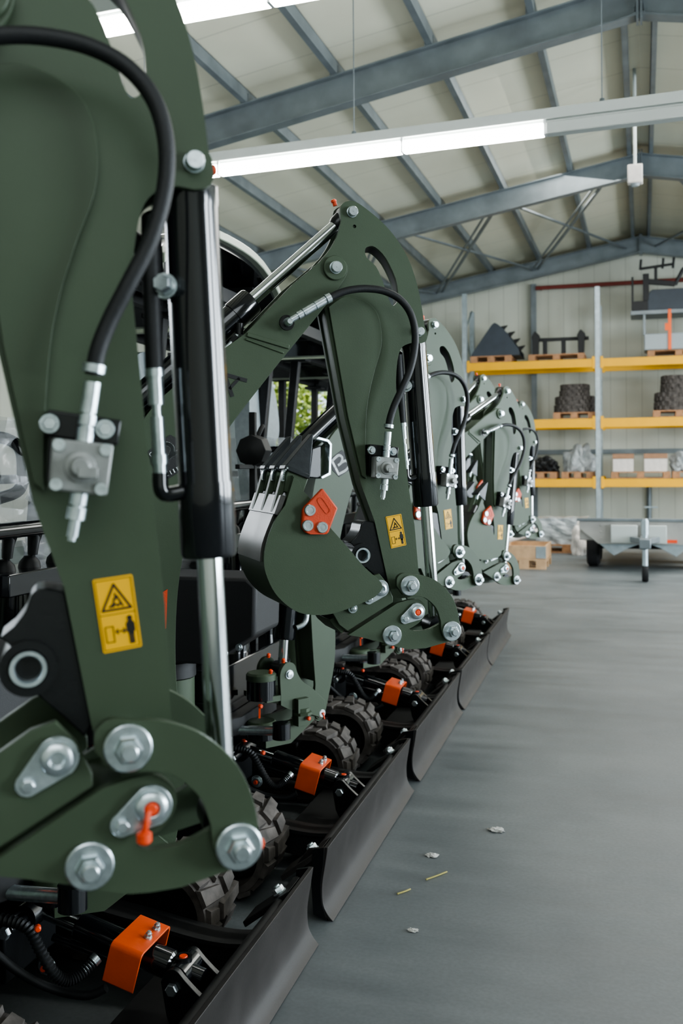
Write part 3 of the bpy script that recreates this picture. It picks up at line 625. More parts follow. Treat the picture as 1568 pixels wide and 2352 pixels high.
    mb = MB(); mb.b2(-.95, -.22, -.30, .55, .53, .60); mb.b2(-.34, -.22, -.30, .55, .60, .72)
    part(mb, 'cab_floor', M['tank'], root, 'base', bevel=.006)
    mb = MB(); mb.poly(spline([(-1.52, .52), (-1.56, .75), (-1.54, 1.0), (-1.46, 1.13), (-1.3, 1.18)], 4)+[(-1.10, 1.18), (-1.08, .52)], -.58, .58)
    part(mb, 'engine_hood', M['olive'], root, 'base', bevel=.02)
    # seat in its wrapping
    sy, sx = .51, -.86
    mb = MB(); mb.box((sx+.20, sy, 1.02), (.42, .46, .12)); mb.b2(sx+.02, sx+.34, sy-.18, sy+.14, .60, .96)
    seat = part(mb, 'operator_seat', M['satin'], root, 'base', bevel=.03, seg=4)
    mb = MB(); bp_ = spline([(-.20, 1.08), (-.25, 1.35), (-.26, 1.62), (-.265, 1.70), (-.26, 1.85), (-.22, 1.98), (-.14, 2.03), (0, 2.045), (.14, 2.03), (.22, 1.98), (.26, 1.85), (.265, 1.76), (.24, 1.69), (.18, 1.655), (.20, 1.55), (.22, 1.3), (.20, 1.08)], 3)
    mb.poly(bp_, -.05, .05); mb.v = [(sx-(z-1.0)*.06+y, x+sy, z) for x, y, z in mb.v]; mb.build('backrest', M['grey'], seat, bevel=.02, seg=3)
    mb = MB(); rnd = random.Random(5); nu, nv = 26, 26; vs = []; fs = []
    for i in range(nu+1):
        for j in range(nv):
            a_ = 2*math.pi*j/nv; z = .97+i*.027; rr = 1+.10*math.sin(j*2.1+i*.7)+.07*rnd.uniform(-1, 1)
            k = .30-.06*(i/nu)
            vs.append((sx+.14-.16*(i/nu)+math.cos(a_)*k*1.05*rr, sy+math.sin(a_)*k*1.0*rr, z+rnd.uniform(-.012, .012)))
    for i in range(nu):
        for j in range(nv): fs.append((i*nv+j, i*nv+(j+1) % nv, (i+1)*nv+(j+1) % nv, (i+1)*nv+j))
    mb.add(vs, fs); mb.build('plastic_wrap', M['film'], seat)
    # control stand
    mb = MB(); mb.tube([(-.30, -.10, 1.335), (-.30, .62, 1.335)], .022, 12)
    for y in (-.08, .60): mb.tube([(-.34, y, .60), (-.31, y, 1.335)], .018, 10)
    mb.b2(-.42, -.26, -.06, .58, 1.165, 1.225); mb.lathe((-.34, .12, .60), (0, 0, 1), [(0, .09), (.35, .075), (.57, .06)], 20)
    cs = part(mb, 'control_stand', M['tank'], root, 'base', bevel=.004)
    for y in (.02, .14, .28, .44):
        mb = MB(); mb.tube([(-.33, y, 1.225), (-.32, y, 1.27), (-.30, y+.01, 1.33)], .010, 8); mb.lathe((-.33, y, 1.222), (0, 0, 1), [(0, .032), (.018, .028), (.034, .014)], 14); mb.lathe((-.32, y, 1.26), (.1, 0, 1), [(0, .014), (.05, .018), (.06, .012)], 10); mb.build('lever', M['satin'], cs)
    mb = MB(); mb.bar((-.30, .31, .60), (-.30, .31, 1.74), .028, .028); mb.lathe((-.30, .26, 1.57), FAR, [(0, .02), (.02, .07), (.09, .075), (.11, .05)], 8); mb.bar((-.30, .12, 1.50), (-.30, .50, 1.50), .02, .02); mb.tube(spline([(-.30, .33, 1.60), (-.28, .38, 1.68), (-.30, .42, 1.62)], 4), .012, 8); part(mb, 'monitor_post', M['satin'], root, 'base', bevel=.003)
    for y in (.18, .50):
        mb = MB(); mb.tube(spline([(-.92, y, 1.16), (-.82, y, 1.24), (-.76, y, 1.36), (-.68, y, 1.40), (-.60, y, 1.43), (-.585, y, 1.50), (-.60, y, 1.57), (-.68, y, 1.60), (-.76, y, 1.57), (-.775, y, 1.48), (-.76, y, 1.38)], 5), .020, 12); part(mb, 'armrest', M['tank'], root, 'base')
    # canopy: arched roof, pale rim, four posts and cross frames
    def arch(y): return 2.43-.22*(abs(y)/.70)**2.8
    ys = [-.67+1.34*k/16 for k in range(17)]
    def roofmesh(xa, xb, dz0, dz1, k=1.0):
        mb = MB(); vs = []; fs = []
        for x, dx in ((xa, 0), (xb, 0)):
            for y in ys: vs.append((x, y*k, arch(y)+dz1))
            for y in ys: vs.append((x, y*k, arch(y)+dz0))
        n = len(ys)
        for i in range(n-1): fs += [(i, i+1, 2*n+i+1, 2*n+i), (n+i, 3*n+i, 3*n+i+1, n+i+1), (i, n+i, n+i+1, i+1), (2*n+i, 2*n+i+1, 3*n+i+1, 3*n+i)]
        fs += [(0, 2*n, 3*n, n), (n-1, 2*n-1, 4*n-1, 3*n-1)]; return mb.add(vs, fs)
    ro = part(roofmesh(-1.45, -.28, -.05, -.01), 'canopy_roof', M['tank'], root, 'base')
    mb = roofmesh(-.29, -.25, -.030, .004); mb.build('roof_rim', M['rim'], ro, bevel=.004)
    mb = roofmesh(-1.50, -1.45, -.045, .004); mb.build('roof_rim', M['rim'], ro, bevel=.004)
    for y in (-.67, .67):
        mb = MB(); mb.b2(-1.49, -.26, y-.012, y+.012, arch(.67)-.05, arch(.67)+.0); mb.build('side_rim', M['rim'], ro, bevel=.003)
    mb = MB()
    for y in (-.45, .45): mb.bar((-1.42, y, 2.29), (-.34, y, 2.29), .05, .05)
    for x in (-.42, -.80, -1.12, -1.40): mb.bar((x, -.56, 2.25), (x, .56, 2.25), .05, .06)
    for x in (-.55, -.95): mb.bar((x, -.45, 2.26), (x-.25, .45, 2.26), .03, .03)
    mb.build('roof_frame', M['satin'], ro)
    for x, y, xb in ((-1.38, -.45, -1.40), (-1.38, .45, -1.40), (-.80, .45, -.98), (-.80, -.45, -.98)):
        mb = MB(); mb.bar((xb, y, .53), (x, y, 2.25), .055, .06, up=(0, 1, 0)); mb.box((x, y, 2.205), (.16, .12, .025)); mb.box((xb, y, .56), (.14, .12, .03)); part(mb, 'canopy_post', M['satin'], root, 'base', bevel=.006)
    mb = MB(); mb.bar((-1.39, -.45, 1.45), (-1.39, .45, 1.45), .04, .04); part(mb, 'rear_cross_bar', M['satin'], root, 'base')
    return root

def rotY(c, a):
    T = Matrix.Translation(Vector((c[0], 0, c[1]))); return T @ Matrix.Rotation(a, 4, 'Y') @ T.inverted()
B0 = (-.07, 1.545)                             # arm-cylinder base pin on the boom
def pose(root, dx, dy, th, ph, ya, cu, names):
    W = Matrix.Translation((dx, dy, 0)) @ Matrix.Rotation(ya, 4, 'Z')
    MBm = rotY((0, .42), th); MA = MBm @ rotY(PIV, ph); MH = MA @ rotY(BOT, cu)
    def look(a, b):
        d = b-a; return Matrix.Translation(a) @ Matrix.Rotation(math.atan2(-d.z, d.x), 4, 'Y')
    tp, b0 = MA @ Vector(p3(TOP)), MBm @ Vector(p3(B0)); lg, l2 = MA @ Vector(p3(LUG)), MH @ Vector(p3(L2P))
    J = dict(base=Matrix.Identity(4), swing=W, boom=W @ MBm, arm=W @ MA, hose=W @ MA, hitch=W @ MH, bucket=W @ MH,
             armcyl0=W @ look(b0, tp), armcyl1=W @ look(b0, tp), bktcyl0=W @ look(lg, l2), bktcyl1=W @ look(lg, l2))
    J['armcyl1'] = W @ Matrix.Translation(tp-b0) @ look(b0, tp); J['bktcyl1'] = W @ Matrix.Translation(l2-lg) @ look(lg, l2)
    for o in [x for x in col.objects if x.parent == root]:
        o.matrix_basis = J[names[o.name]]

proto = make_machine()
protoparts = [o for o in col.objects if o.parent == proto]
#            row   dy     th     ph    dx    yaw   curl  bucket
FIT = [(1, 0.0, 0.0, 0.0, 0.0, A2, 0.0, True),
       (0, -.050, -.021, .062, .050, .555, -.070, False),
       (2, .007, .086, -.034, -.049, .925, -.026, True),
       (3, .088, .270, -.046, -.065, .967, -.006, True),
       (4, -.010, .079, -.040, -.165, .983, 0.0, True),
       (5, .070, .199, -.116, -.155, .958, -.022, True)]
LAB = ['olive green mini excavator in sharp focus, bucket curled up with a red side cutter',
       'olive green mini excavator nearest the camera, its blurred arm filling the left edge',
       'olive green mini excavator standing third in the row, partly behind the sharp arm',
       'olive green mini excavator fourth in the row, small red cutter and three bright teeth',
       'olive green mini excavator fifth in the row, only its raised arm top and blade showing',
       'olive green mini excavator at the far end of the row, beside the wooden crate']
def tether(root, names):
    mb = MB(); q = L(955, 1408, -.105); mb.tube(spline([(q[0], -.110, q[1]), (q[0]-.003, -.116, q[1]-.012), (q[0]-.006, -.114, q[1]-.022)], 4), .0035, 8); mb.lathe((q[0]-.006, -.114, q[1]-.020), (0, 0, -1), [(0, .005), (.003, .009), (.012, .009), (.015, .006)], 12)
    o = mb.build('cap_tether', M['cap'], root); names[o.name] = 'hitch'
machines = []
for i, f in enumerate(FIT):
    names = {}
    if i == 0:
        r = proto; names = {o.name: SETS[o.name] for o in protoparts}
    else:
        r = proto.copy(); col.objects.link(r)
        if i == 1: tether(r, names)
        for o in protoparts:
            if SETS[o.name] == 'bucket' and not f[7]: continue
            if i == 4 and o.name.startswith('operator_seat'): continue
            c = copy_tree(o, r); names[c.name] = SETS[o.name]
    r.location = (KX, YC[f[0]], 0)
    tag(r, LAB[i], 'excavator', 'mini excavators parked in a row')
    machines.append((r, f, names))
for r, f, names in machines: pose(r, f[4], f[1], f[2], f[3], f[5], f[6], names)
# ------------------------------------------------------------------ the hall
RB = Matrix.Rotation(BR, 4, 'Z')
def struct(name, mb, m, bevel=0.0, smooth=False):
    o = mb.build(name, m, None, bevel=bevel, smooth=smooth); o.rotation_euler = (0, 0, BR); o['kind'] = 'structure'; return o
def bthing(name, label, cat, loc, rz=0.0, group=None):
    return thing(name, label, cat, RB @ Vector(loc), BR+rz, group)
def bsolo(mb, name, m, label, cat, loc, rz=0.0, group=None, **k):
    o = mb.build(name, m, None, **k); o.location = RB @ Vector(loc); o.rotation_euler = (0, 0, BR+rz); return tag(o, label, cat, group)
XL, XR, Y0, Y1, ZR, SL = -10.2, 10.2, -5.0, 22.5, 6.46, .178
WR = 8.2
def zroof(x): return ZR-SL*abs(x)
mb = MB(); mb.b2(XL-.2, XR+.2, Y0, Y1+.15, -.2, 0); struct('floor', mb, M['floor'])
mb = MB()
mb.poly([(XL, zroof(XL)), (0, ZR), (XR, zroof(XR)), (XR, zroof(XR)+.12), (0, ZR+.12), (XL, zroof(XL)+.12)], Y0, Y1+.15); struct('ceiling', mb, M['ceil'])
op0, op1, oph = -8.55, -6.75, 3.7
mb = MB(); mb.poly([(XL, 0), (op0, 0), (op0, oph), (op1, oph), (op1, 0), (XR, 0), (XR, zroof(XR)), (0, ZR), (XL, zroof(XL))], Y1, Y1+.15); struct('wall_rear', mb, M['wall'])
mb = MB()
for a, b in ((op0-.1, op0), (op1, op1+.1)): mb.b2(a, b, Y1-.06, Y1, 0, oph)
mb.b2(op0-.1, op1+.1, Y1-.06, Y1, oph, oph+.1); struct('door_1', mb, M['galv'])
mb = MB(); mb.b2(-10.1, op0-.12, Y1-.14, Y1-.07, 0.02, 3.72); o = struct('door_2', mb, M['grey'])
mb = MB()
for a, b, c, d in ((Y0, 3, 0, zroof(XL)), (12, Y1, 0, zroof(XL)), (3, 12, 0, 2.4), (3, 12, 4.0, zroof(XL))): mb.b2(XL-.15, XL, a, b, c, d)
struct('wall_left', mb, M['wally'])
mb = MB(); mb.b2(XL, XR, Y0-.15, Y0, 0, zroof(XR)); mb.poly([(XL, zroof(XL)), (0, ZR), (XR, zroof(XR))], Y0-.15, Y0); struct('wall_front', mb, M['wall'])
mb = MB()
for a, b, c, d in ((Y0, .2, 0, 5), (2.8, 4.5, 0, 5), (7.1, 8.8, 0, 5), (11.4, 13.1, 0, 5), (15.7, Y1, 0, 5), (.2, 15.7, 0, .25), (.2, 15.7, 4.2, 5)): mb.b2(XR, XR+.15, a, b, c, min(d, zroof(XR)))
struct('wall_right', mb, M['wally'])
# frames of the portal structure
tn = 0
def trim(mb, m=M['galv'], **k):
    global tn; tn += 1; return struct('trim_%d' % tn, mb, m, **k)
PD = .15
def rafter(yb, sgn):
    mb = MB(); a = Vector((0, yb, ZR-PD)); b = Vector((sgn*10.0, yb, zroof(10)-PD)); up = Vector((sgn*SL, 0, 1)).normalized(); h = .34
    def seg(off, hh, w): mb.bar(a-up*off, b-up*off, w, hh, up=up)
    seg(.0085, .017, .17); seg(h/2, h-.03, .011); seg(h-.0085, .017, .17)
    mb.box(a-up*h/2+Vector((sgn*.012, 0, 0)), (.024, .18, h+.10))
    d = (b-a).normalized()
    for t in (1.06, 2.12, 3.17, 4.22, 5.3, 6.4): mb.box(a+d*t/abs(d.x)+up*.05, (.10, .12, .11))
    trim(mb)
for yb in (-1.2, 4.6, 10.4, 16.15, 22.0):
    for s in (-1, 1): rafter(yb, s)
for x in (.16, 1.06, 2.12, 3.17, 4.22, 5.30, 6.40, 7.5, 8.6):
    for s in (-1, 1):
        mb = MB(); z = zroof(x); mb.b2(s*x-.035, s*x+.035, Y0, Y1, z-.015, z-.004); mb.b2(s*x-s*.035, s*x-s*.028, Y0, Y1, z-PD, z-.004); mb.b2(s*x-.035, s*x+.030, Y0, Y1, z-PD, z-PD+.012); trim(mb)
def brace(x0, ya, x1, yb, w=.05):
    mb = MB(); mb.bar((x0, ya, zroof(x0)-PD-.18), (x1, yb, zroof(x1)-PD-.18), w, w*.6); trim(mb)
for s in (-1, 1):
    for a, b, c, d in ((.45, 2.1, .30, 2.15), (2.2, 3.9, 2.2, 4.25), (4.1, 6.2, 4.4, 6.4)):
        brace(s*a, 16.2, s*d, 21.95); brace(s*(a+.13), 16.2, s*(d+.13), 21.95, .035); brace(s*b, 16.2, s*c, 21.95)
# gable posts, rails and the red pipe on the rear wall
for x in (-2.28, -6.4, 2.6):
    mb = MB(); mb.b2(x-.03, x+.03, Y1-.14, Y1-.001, 0, zroof(x)-.55); mb.b2(x-.06, x+.06, Y1-.155, Y1-.14, 0, zroof(x)-.55); trim(mb)
mb = MB(); mb.tube([(.14, Y1-.06, 0), (.14, Y1-.06, 1.02)], .05, 12); trim(mb)
mb = MB(); z = atb(1400, 1037, Y1).z; mb.b2(-2.25, 6, Y1-.08, Y1-.001, z-.05, z+.05); trim(mb)
za, zb = atb(1230, 662, Y1-.2), atb(1568, 640, Y1-.2)
mb = MB(); mb.tube([(za.x, Y1-.2, za.z), (zb.x+3, Y1-.2, za.z)], .045, 12); mb.bar((za.x+.1, Y1-.2, za.z), (za.x+.1, Y1, za.z), .04, .04); trim(mb, M['red'])

# ---------------- lamps on their rails
def lamp(label, p0, p1, lit, z, joint):
    d = Vector((p1[0]-p0[0], p1[1]-p0[1], 0)); ln = d.length; rz = math.atan2(d.y, d.x)
    t = bthing('linear_lamp', label, 'lamp', (p0[0], p0[1], z), rz, 'lamps on the rails')
    mb = MB(); mb.b2(0, ln, -.035, .035, .095, .165); mb.b2(0, ln, -.014, .014, .075, .095); mb.build('rail', M['housing'], t, bevel=.004)
    mb = MB(); mb.b2(lit[1]+.01, ln, -.04, .04, .0, .075); mb.build('blank_cover', M['housing'], t, bevel=.006)
    x = lit[0]
    for j in joint+[lit[1]]:
        mb = MB(); mb.b2(x+.008, j-.008, -.036, .036, .0, .072); mb.build('light_tube', M['tube'], t, bevel=.008); x = j
        mb = MB(); mb.b2(j-.008, j+.008, -.03, .03, .0, .10); mb.build('end_clip', M['white'], t)
    n = 4
    for k in range(n):
        xx = ln*(.12+.76*k/(n-1)); gx = p0[0]+d.x*xx/ln; mb = MB(); mb.cyl((xx, 0, .16), (xx, 0, zroof(gx)-z-.002), .004, 6); mb.lathe((xx, 0, .16), (0, 0, 1), [(0, .02), (.03, .014)], 8); mb.build('hanger_wire', M['galv'], t)
    return t
lamp('long ceiling lamp rail, lit at its left and unlit at its right', (-4.3, 6.72), (2.2, 6.28), (0, 3.73), 3.6, [1.4, 2.78])
lamp('long lit ceiling lamp at the top edge, closest to the camera', (-4.6, 4.42), (1.4, 4.08), (0, 5.9), 3.6, [1.5, 3.0, 4.4])
q = atb(1458, 402, 13.0)
t = bthing('pendant_box', 'small white box hanging from the roof ridge', 'sensor', (q.x, 13.0, q.z-.14))
mb = MB(); mb.b2(-.09, .09, -.07, .07, .03, .26); mb.build('box_body', M['paper'], t, bevel=.012)
mb = MB(); mb.lathe((0, 0, 0), (0, 0, 1), [(0, .04), (.03, .06)], 16); mb.build('lens', M['grey'], t)
mb = MB(); mb.cyl((0, 0, .26), (0, 0, zroof(q.x)-q.z+.14-.003), .02, 10); mb.build('drop_rod', M['housing'], t)

# ---------------- pallet rack
YF, YBK = 20.9, 21.95
rack = bthing('pallet_rack', 'yellow-beamed pallet rack with galvanised uprights along the rear wall', 'rack', (0, 0, 0))
PX = [-3.58, -.855, 1.87, 4.60]; PH = 5.12
for x in PX:
    mb = MB()
    for y in (YF, YBK-.09): mb.b2(x-.05, x-.044, y, y+.09, 0, PH if y == YF else PH-.25); mb.b2(x+.044, x+.05, y, y+.09, 0, PH if y == YF else PH-.25); mb.b2(x-.05, x+.05, y, y+.006, 0, PH if y == YF else PH-.25); mb.b2(x-.07, x+.07, y-.02, y+.11, 0, .012)
    z = .25; k = 0
    while z < PH-.7: mb.bar((x, YF+.05 if k % 2 else YBK-.05, z), (x, YBK-.05 if k % 2 else YF+.05, z+.58), .035, .03); z += .58; k += 1
    mb.build('upright_frame', M['galvl'], rack)
BZ = [(1.04, 1.20), (2.25, 2.43), (3.48, 3.645)]
for i in range(3):
    for z0, z1 in BZ:
        for y in (YF-.03, YBK-.03):
            mb = MB(); mb.b2(PX[i]+.052, PX[i+1]-.052, y, y+.05, z0, z1); mb.b2(PX[i]+.052, PX[i]+.11, y-.006, y, z0-.03, z1+.05); mb.b2(PX[i+1]-.11, PX[i+1]-.052, y-.006, y, z0-.03, z1+.05)
            mb.build('rack_beam', M['rack'], rack, bevel=.004)
def pallet(x, y, z, label, w=1.2, d=.8, m='wood', rz=0.0, group=None):
    mb = MB()
    for k in range(5): mb.b2(-w/2, w/2, -d/2+k*(d-.1)/4, -d/2+k*(d-.1)/4+.1, .122, .144)
    for xx in (-w/2, -.07, w/2-.14): mb.b2(xx, xx+.14, -d/2, d/2, .10, .122)
    for xx in (-w/2, -.07, w/2-.14):
        for yy in (-d/2, -.05, d/2-.10): mb.b2(xx, xx+.14, yy, yy+.10, .022, .10)
    for yy in (-d/2, -.05, d/2-.1): mb.b2(-w/2, w/2, yy, yy+.1, 0, .022)
    return bsolo(mb, 'pallet', M[m], label, 'pallet', (x, y, z+.001), rz, group)
YG = 21.42
ZT, ZM, ZB = 3.646, 2.431, 1.201
def X(px, y=21.0): return atb(px, 1000, y).x
def PZ(py, px=1300, y=21.0): return atb(px, py, y).z
# top shelf
pallet(X(1129), YG, ZT, 'wooden pallet under the pointed dark bucket, top shelf left', w=.86, d=1.0)
w = X(1195)-X(1083); x0 = X(1083); z0 = ZT+.146
t = bthing('digging_bucket', 'dark blue-grey pointed steel bucket standing on a pallet, top shelf left', 'bucket', (x0, YG, z0))
pts = [(0, 0), (.02, .06), (.44, .66), (.50, .70), (.56, .67), (.70, .55), (1.0, .12), (1.02, 0)]
mb = MB(); mb.poly(pts, -.45, -.42); mb.poly(pts, .42, .45); mb.poly([(0, 0), (.02, .06), (.44, .66), (.50, .70), (.50, .66), (.06, .06), (.06, .03), (1.0, .03), (1.02, 0)], -.42, .42); mb.build('shell', M['scoop'], t, bevel=.006)
for k, (a, b) in enumerate(((.62, .62), (.76, .50), (.86, .36), (.95, .22))):
    mb = MB(); mb.poly([(a, b), (a+.14, b+.02), (a+.03, b-.10)], -.40+.1*k, -.30+.1*k); mb.build('tooth', M['satin'], t)
pallet(X(1278), YG, ZT, 'wooden pallet under the black fork frame, top shelf', w=1.14, d=.8)
z0 = ZT+.146; x0 = X(1222)
t = bthing('fork_carriage', 'black steel carriage frame with two tall end plates on a pallet', 'attachment', (x0, YG-.1, z0))
mb = MB(); mb.b2(0, 1.14, -.04, .04, .30, .37); mb.b2(.02, 1.0, .2, .26, .0, .05)
for x in (.20, .58): mb.b2(x, x+.09, -.04, .04, 0, .32)
mb.build('cross_beam', M['satin'], t, bevel=.005)
for x in (0, .93):
    mb = MB(); mb.poly([(x, 0), (x+.12, 0), (x+.13, .30), (x+.16, .34), (x+.14, .42), (x+.06, .50), (x+.02, .46), (x-.02, .38), (x, .3)], -.20, -.05); mb.poly([(x+.02, 0), (x+.1, 0), (x+.08, .4)], .05, .2); mb.build('end_plate', M['satin'], t, bevel=.005)
pallet(X(1560), YG, ZT, 'wooden pallet under the strapped grey machine, top shelf right', w=1.2)
x0 = X(1478); z0 = ZT+.146
t = bthing('snow_spreader', 'grey hopper unit with white skirt and black forks, strapped to a pallet', 'attachment', (x0, YG-.1, z0))
mb = MB(); mb.b2(.02, 1.25, -.35, .35, .0, .33); mb.build('white_skirt', M['grey'], t, bevel=.02)
mb = MB(); mb.b2(-.24, 1.3, -.36, .40, .72, .80); mb.b2(.0, .05, -.34, -.28, .3, .74); mb.b2(1.1, 1.15, -.34, -.28, .3, .74); mb.build('platform', M['galv'], t, bevel=.005)
mb = MB(); mb.poly([(.05, .80), (.13, 1.18), (.18, 1.22), (1.25, 1.22), (1.25, .80)], -.3, .35); mb.build('hopper', M['scoop'], t, bevel=.01)
mb = MB(); mb.b2(-.22, -.18, -.3, -.24, .80, 1.5); mb.b2(-.22, .10, -.32, -.22, .8, 1.0); mb.b2(0.0, .12, -.3, -.2, 1.0, 1.55); mb.bar((.05, -.25, 1.40), (.62, -.25, 1.32), .08, .10); mb.bar((-.05, -.25, 1.66), (.6, -.25, 1.72), .05, .05)
for x in (-.05, .38, .58): mb.bar((x, -.25, 1.64), (x+.02, -.25, 1.85), .05, .05)
mb.bar((.25, -.25, 1.35), (.25, -.25, 1.7), .06, .06); mb.tube(spline([(.62, -.25, 1.3), (.72, -.25, 1.5), (.80, -.25, 1.62), (.95, -.25, 1.6), (1.0, -.25, 1.3)], 4), .04, 8); mb.build('fork_arms', M['satin'], t, bevel=.006)
mb = MB(); mb.b2(.48, .54, -.375, -.36, .0, .80); mb.b2(.42, .50, -.385, -.36, .38, .52); mb.build('lashing_strap', M['strap'], t)
# middle shelf: stacks of coiled rubber tracks
def coil(x, y, z, w, d, h, label, group):
    mb = MB(); n = 40; hs = []
    for rr in (1.0, .72):
        hs.append([(math.copysign(abs(math.cos(2*math.pi*k/n))**.6, math.cos(2*math.pi*k/n))*w/2*rr, math.copysign(abs(math.sin(2*math.pi*k/n))**.6, math.sin(2*math.pi*k/n))*d/2*rr) for k in range(n)])
    m2 = MB(); m2.poly(hs[0], 0, h, [hs[1]]); mb.v = [(a, c, b) for a, b, c in m2.v]; mb.f = m2.f
    for k in range(n):
        p = hs[0][k]; q = Vector((p[0], p[1], 0)).normalized(); a = math.atan2(q.y, q.x); Rr = Matrix.Rotation(a, 3, 'Z')
        mb.box((p[0], p[1], h*(.28 if k % 2 else .72)), (.05, .06, h*.42), Rr)
    return bsolo(mb, 'rubber_track_coil', M['rubber'], label, 'rubber track', (x, y, z), 0, group)
G1 = 'coiled rubber tracks on the rack'
pallet(X(1318), YG, ZM, 'wooden pallet under the left stack of rubber tracks, middle shelf', w=.84)
z = ZM+.146; xx = X(1318)
coil(xx, YG, z,   .80, .72, .17, 'wide coiled black rubber track, lowest in the left stack', G1); coil(xx+.01, YG, z+.171,   .78, .70, .17, 'wide coiled rubber track, second from the bottom of the left stack', G1)
coil(xx-.01, YG, z+.342, .56, .56, .13, 'narrow coiled rubber track, third from the bottom of left stack', G1); coil(xx, YG, z+.473, .54, .55, .12, 'narrow coiled rubber track on top of the left stack', G1)
pallet(X(1560), YG, ZM, 'wooden pallet under the right stack of rubber tracks, middle shelf', w=1.0)
xx = X(1565)
coil(xx, YG, z, 1.0, .74, .19, 'wide coiled black rubber track, lowest in the right stack', G1); coil(xx, YG, z+.191, .98, .72, .18, 'wide coiled rubber track, second from the bottom of the right stack', G1)
coil(xx, YG, z+.372, .74, .62, .17, 'coiled rubber track, third from the bottom of the right stack', G1); coil(xx, YG, z+.543, .72, .6, .17, 'coiled rubber track on top of the right stack', G1)
# lower shelf
pallet(X(1240), YG, ZB, 'low dark pallet under the black parts, lower shelf left', w=.66); pallet(X(1325), YG, ZB, 'wooden pallet under the clear plastic bag, lower shelf', w=.64)
def crumple(name, m, x, y, z, w, d, h, label, cat, seed, sub=4, amp=.25, group=None):
    rnd = random.Random(seed); bm = bmesh.new(); bmesh.ops.create_icosphere(bm, subdivisions=sub, radius=1)
    ph = [(Vector((rnd.gauss(0, 1), rnd.gauss(0, 1), rnd.gauss(0, 1))).normalized()*rnd.uniform(2, 9), rnd.uniform(0, 6.28)) for _ in range(9)]
    for v in bm.verts:
        s = 1+amp*sum(abs(math.sin(v.co.dot(k)+p))-.5 for k, p in ph)/3
        q = v.co*s; v.co = Vector((q.x*w/2, q.y*d/2, max(0, (q.z*.62+.42)*h)))
    me = bpy.data.meshes.new(name); bm.to_mesh(me); bm.free(); me.materials.append(m)
    o = bpy.data.objects.new(name, me); col.objects.link(o); o.location = RB @ Vector((x, y, z)); o.rotation_euler = (0, 0, BR)
    return tag(o, label, cat, group)
crumple('black_hose_heap', M['satin'], X(1246), YG, ZB+.146, .46, .5, .26, 'heap of black parts, lower shelf behind the last arm', 'parts', 3, amp=.5)
crumple('plastic_bag', M['film2'], X(1326), YG-.05, ZB+.146, .52, .5, .46, 'crumpled clear plastic bag on a pallet, lower shelf', 'bag', 8, amp=.6)
pallet(X(1470), YG, ZB, 'wooden pallet under the wrapped cartons, lower shelf right', w=1.15); 
pallet(X(1586), YG, ZB, 'wooden pallet at the right edge of the lower shelf', w=.70)
def carton(x, y, z, w, d, h, label, group):
    t = bthing('carton', label, 'box', (x, y, z), 0, group)
    mb = MB(); mb.b2(-w/2, w/2, -d/2, d/2, 0, h*.72); mb.build('box_body', M['paper'], t, bevel=.006)
    mb = MB(); mb.b2(-w/2-.01, w/2+.01, -d/2-.01, d/2+.01, h*.722, h); mb.build('lid', M['card'], t, bevel=.006); return t
carton(X(1430), YG-.15, ZB+.146, .40, .40, .36, 'white carton with brown lid, beside the rack upright, lower shelf', 'cartons on the lower shelf')
carton(X(1505), YG-.15, ZB+.146, .44, .40, .36, 'white carton with brown lid, right of the other carton, lower shelf', 'cartons on the lower shelf')
crumple('plastic_bag', M['film2'], X(1562), YG-.1, ZB+.146, .30, .5, .34, 'clear plastic wrapped bundle at the right edge, lower shelf', 'bag', 12, amp=.5)

# ---------------- trailer
YT = 15.1
def TX(px): return atb(px, 1200, YT-.5).x
def TZ(py): return atb(1450, py, YT-.5).z
xl, xc = TX(1330), TX(1480); xr = 2*xc-xl
t = bthing('flatbed_trailer', 'grey flatbed trailer parked nose-on in front of the rack', 'trailer', (xc, YT, 0))
W = xr-xc; zt, zb_ = TZ(1192), TZ(1246)
mb = MB(); mb.b2(-W+.30, W-.30, -.5, 2.4, .42, .52); mb.b2(-W, W, -.5, -.40, .42, zt-.05); mb.build('deck', M['deckgrey'], t, bevel=.01)
mb = MB(); mb.poly([(-W, zt-.03), (W, zt-.03), (W, zt-.14), (W-.26, zb_-.02), (-W+.26, zb_-.02), (-W, zt-.14)], -.56, -.50)
for s in (-1, 1):
    for k in range(3): mb.lathe((s*(W-.30), -.56, zb_+.06+.09*k), NEAR, [(0, .018), (.012, .015)], 8)
mb.build('head_board', M['deckgrey'], t, bevel=.006)
mb = MB(); mb.b2(-W-.03, W+.03, -.60, -.52, zt-.03, zt+.01); mb.build('top_rail', M['galv'], t, bevel=.005)
for a, b in ((TX(1403), TX(1463)), (TX(1484), TX(1530))):
    mb = MB(); mb.b2(a-xc, b-xc, -.66, -.57, TZ(1246), TZ(1205)); mb.build('storage_box', M['housing'], t, bevel=.008)
mb = MB(); mb.b2(TX(1531)-xc, TX(1554)-xc, -.575, -.562, TZ(1245), TZ(1238)); mb.build('reflector', M['cap'], t)
mb = MB()
for s in (-1, 1):
    mb.hexa([(s*.06, -.5, zb_-.02), (s*(W-.27), -.5, zb_-.02), (s*(W-.27), .2, zb_-.02), (s*.06, .2, zb_-.02), (s*.22, -.5, zb_-.08), (s*.42, -.5, zb_-.19), (s*.42, .2, zb_-.19), (s*.22, .2, zb_-.08)])
mb.build('front_skirt', M['galvl'], t, bevel=.004)
mb = MB(); mb.bar((0, .4, .45), (-.02, -2.0, .47), .10, .10); mb.bar((-.42, .2, .44), (0, -1.2, .46), .07, .08); mb.bar((.42, .2, .44), (0, -1.2, .46), .07, .08); mb.box((0, -2.0, .50), (.14, .26, .12)); mb.build('drawbar', M['galv'], t, bevel=.01)
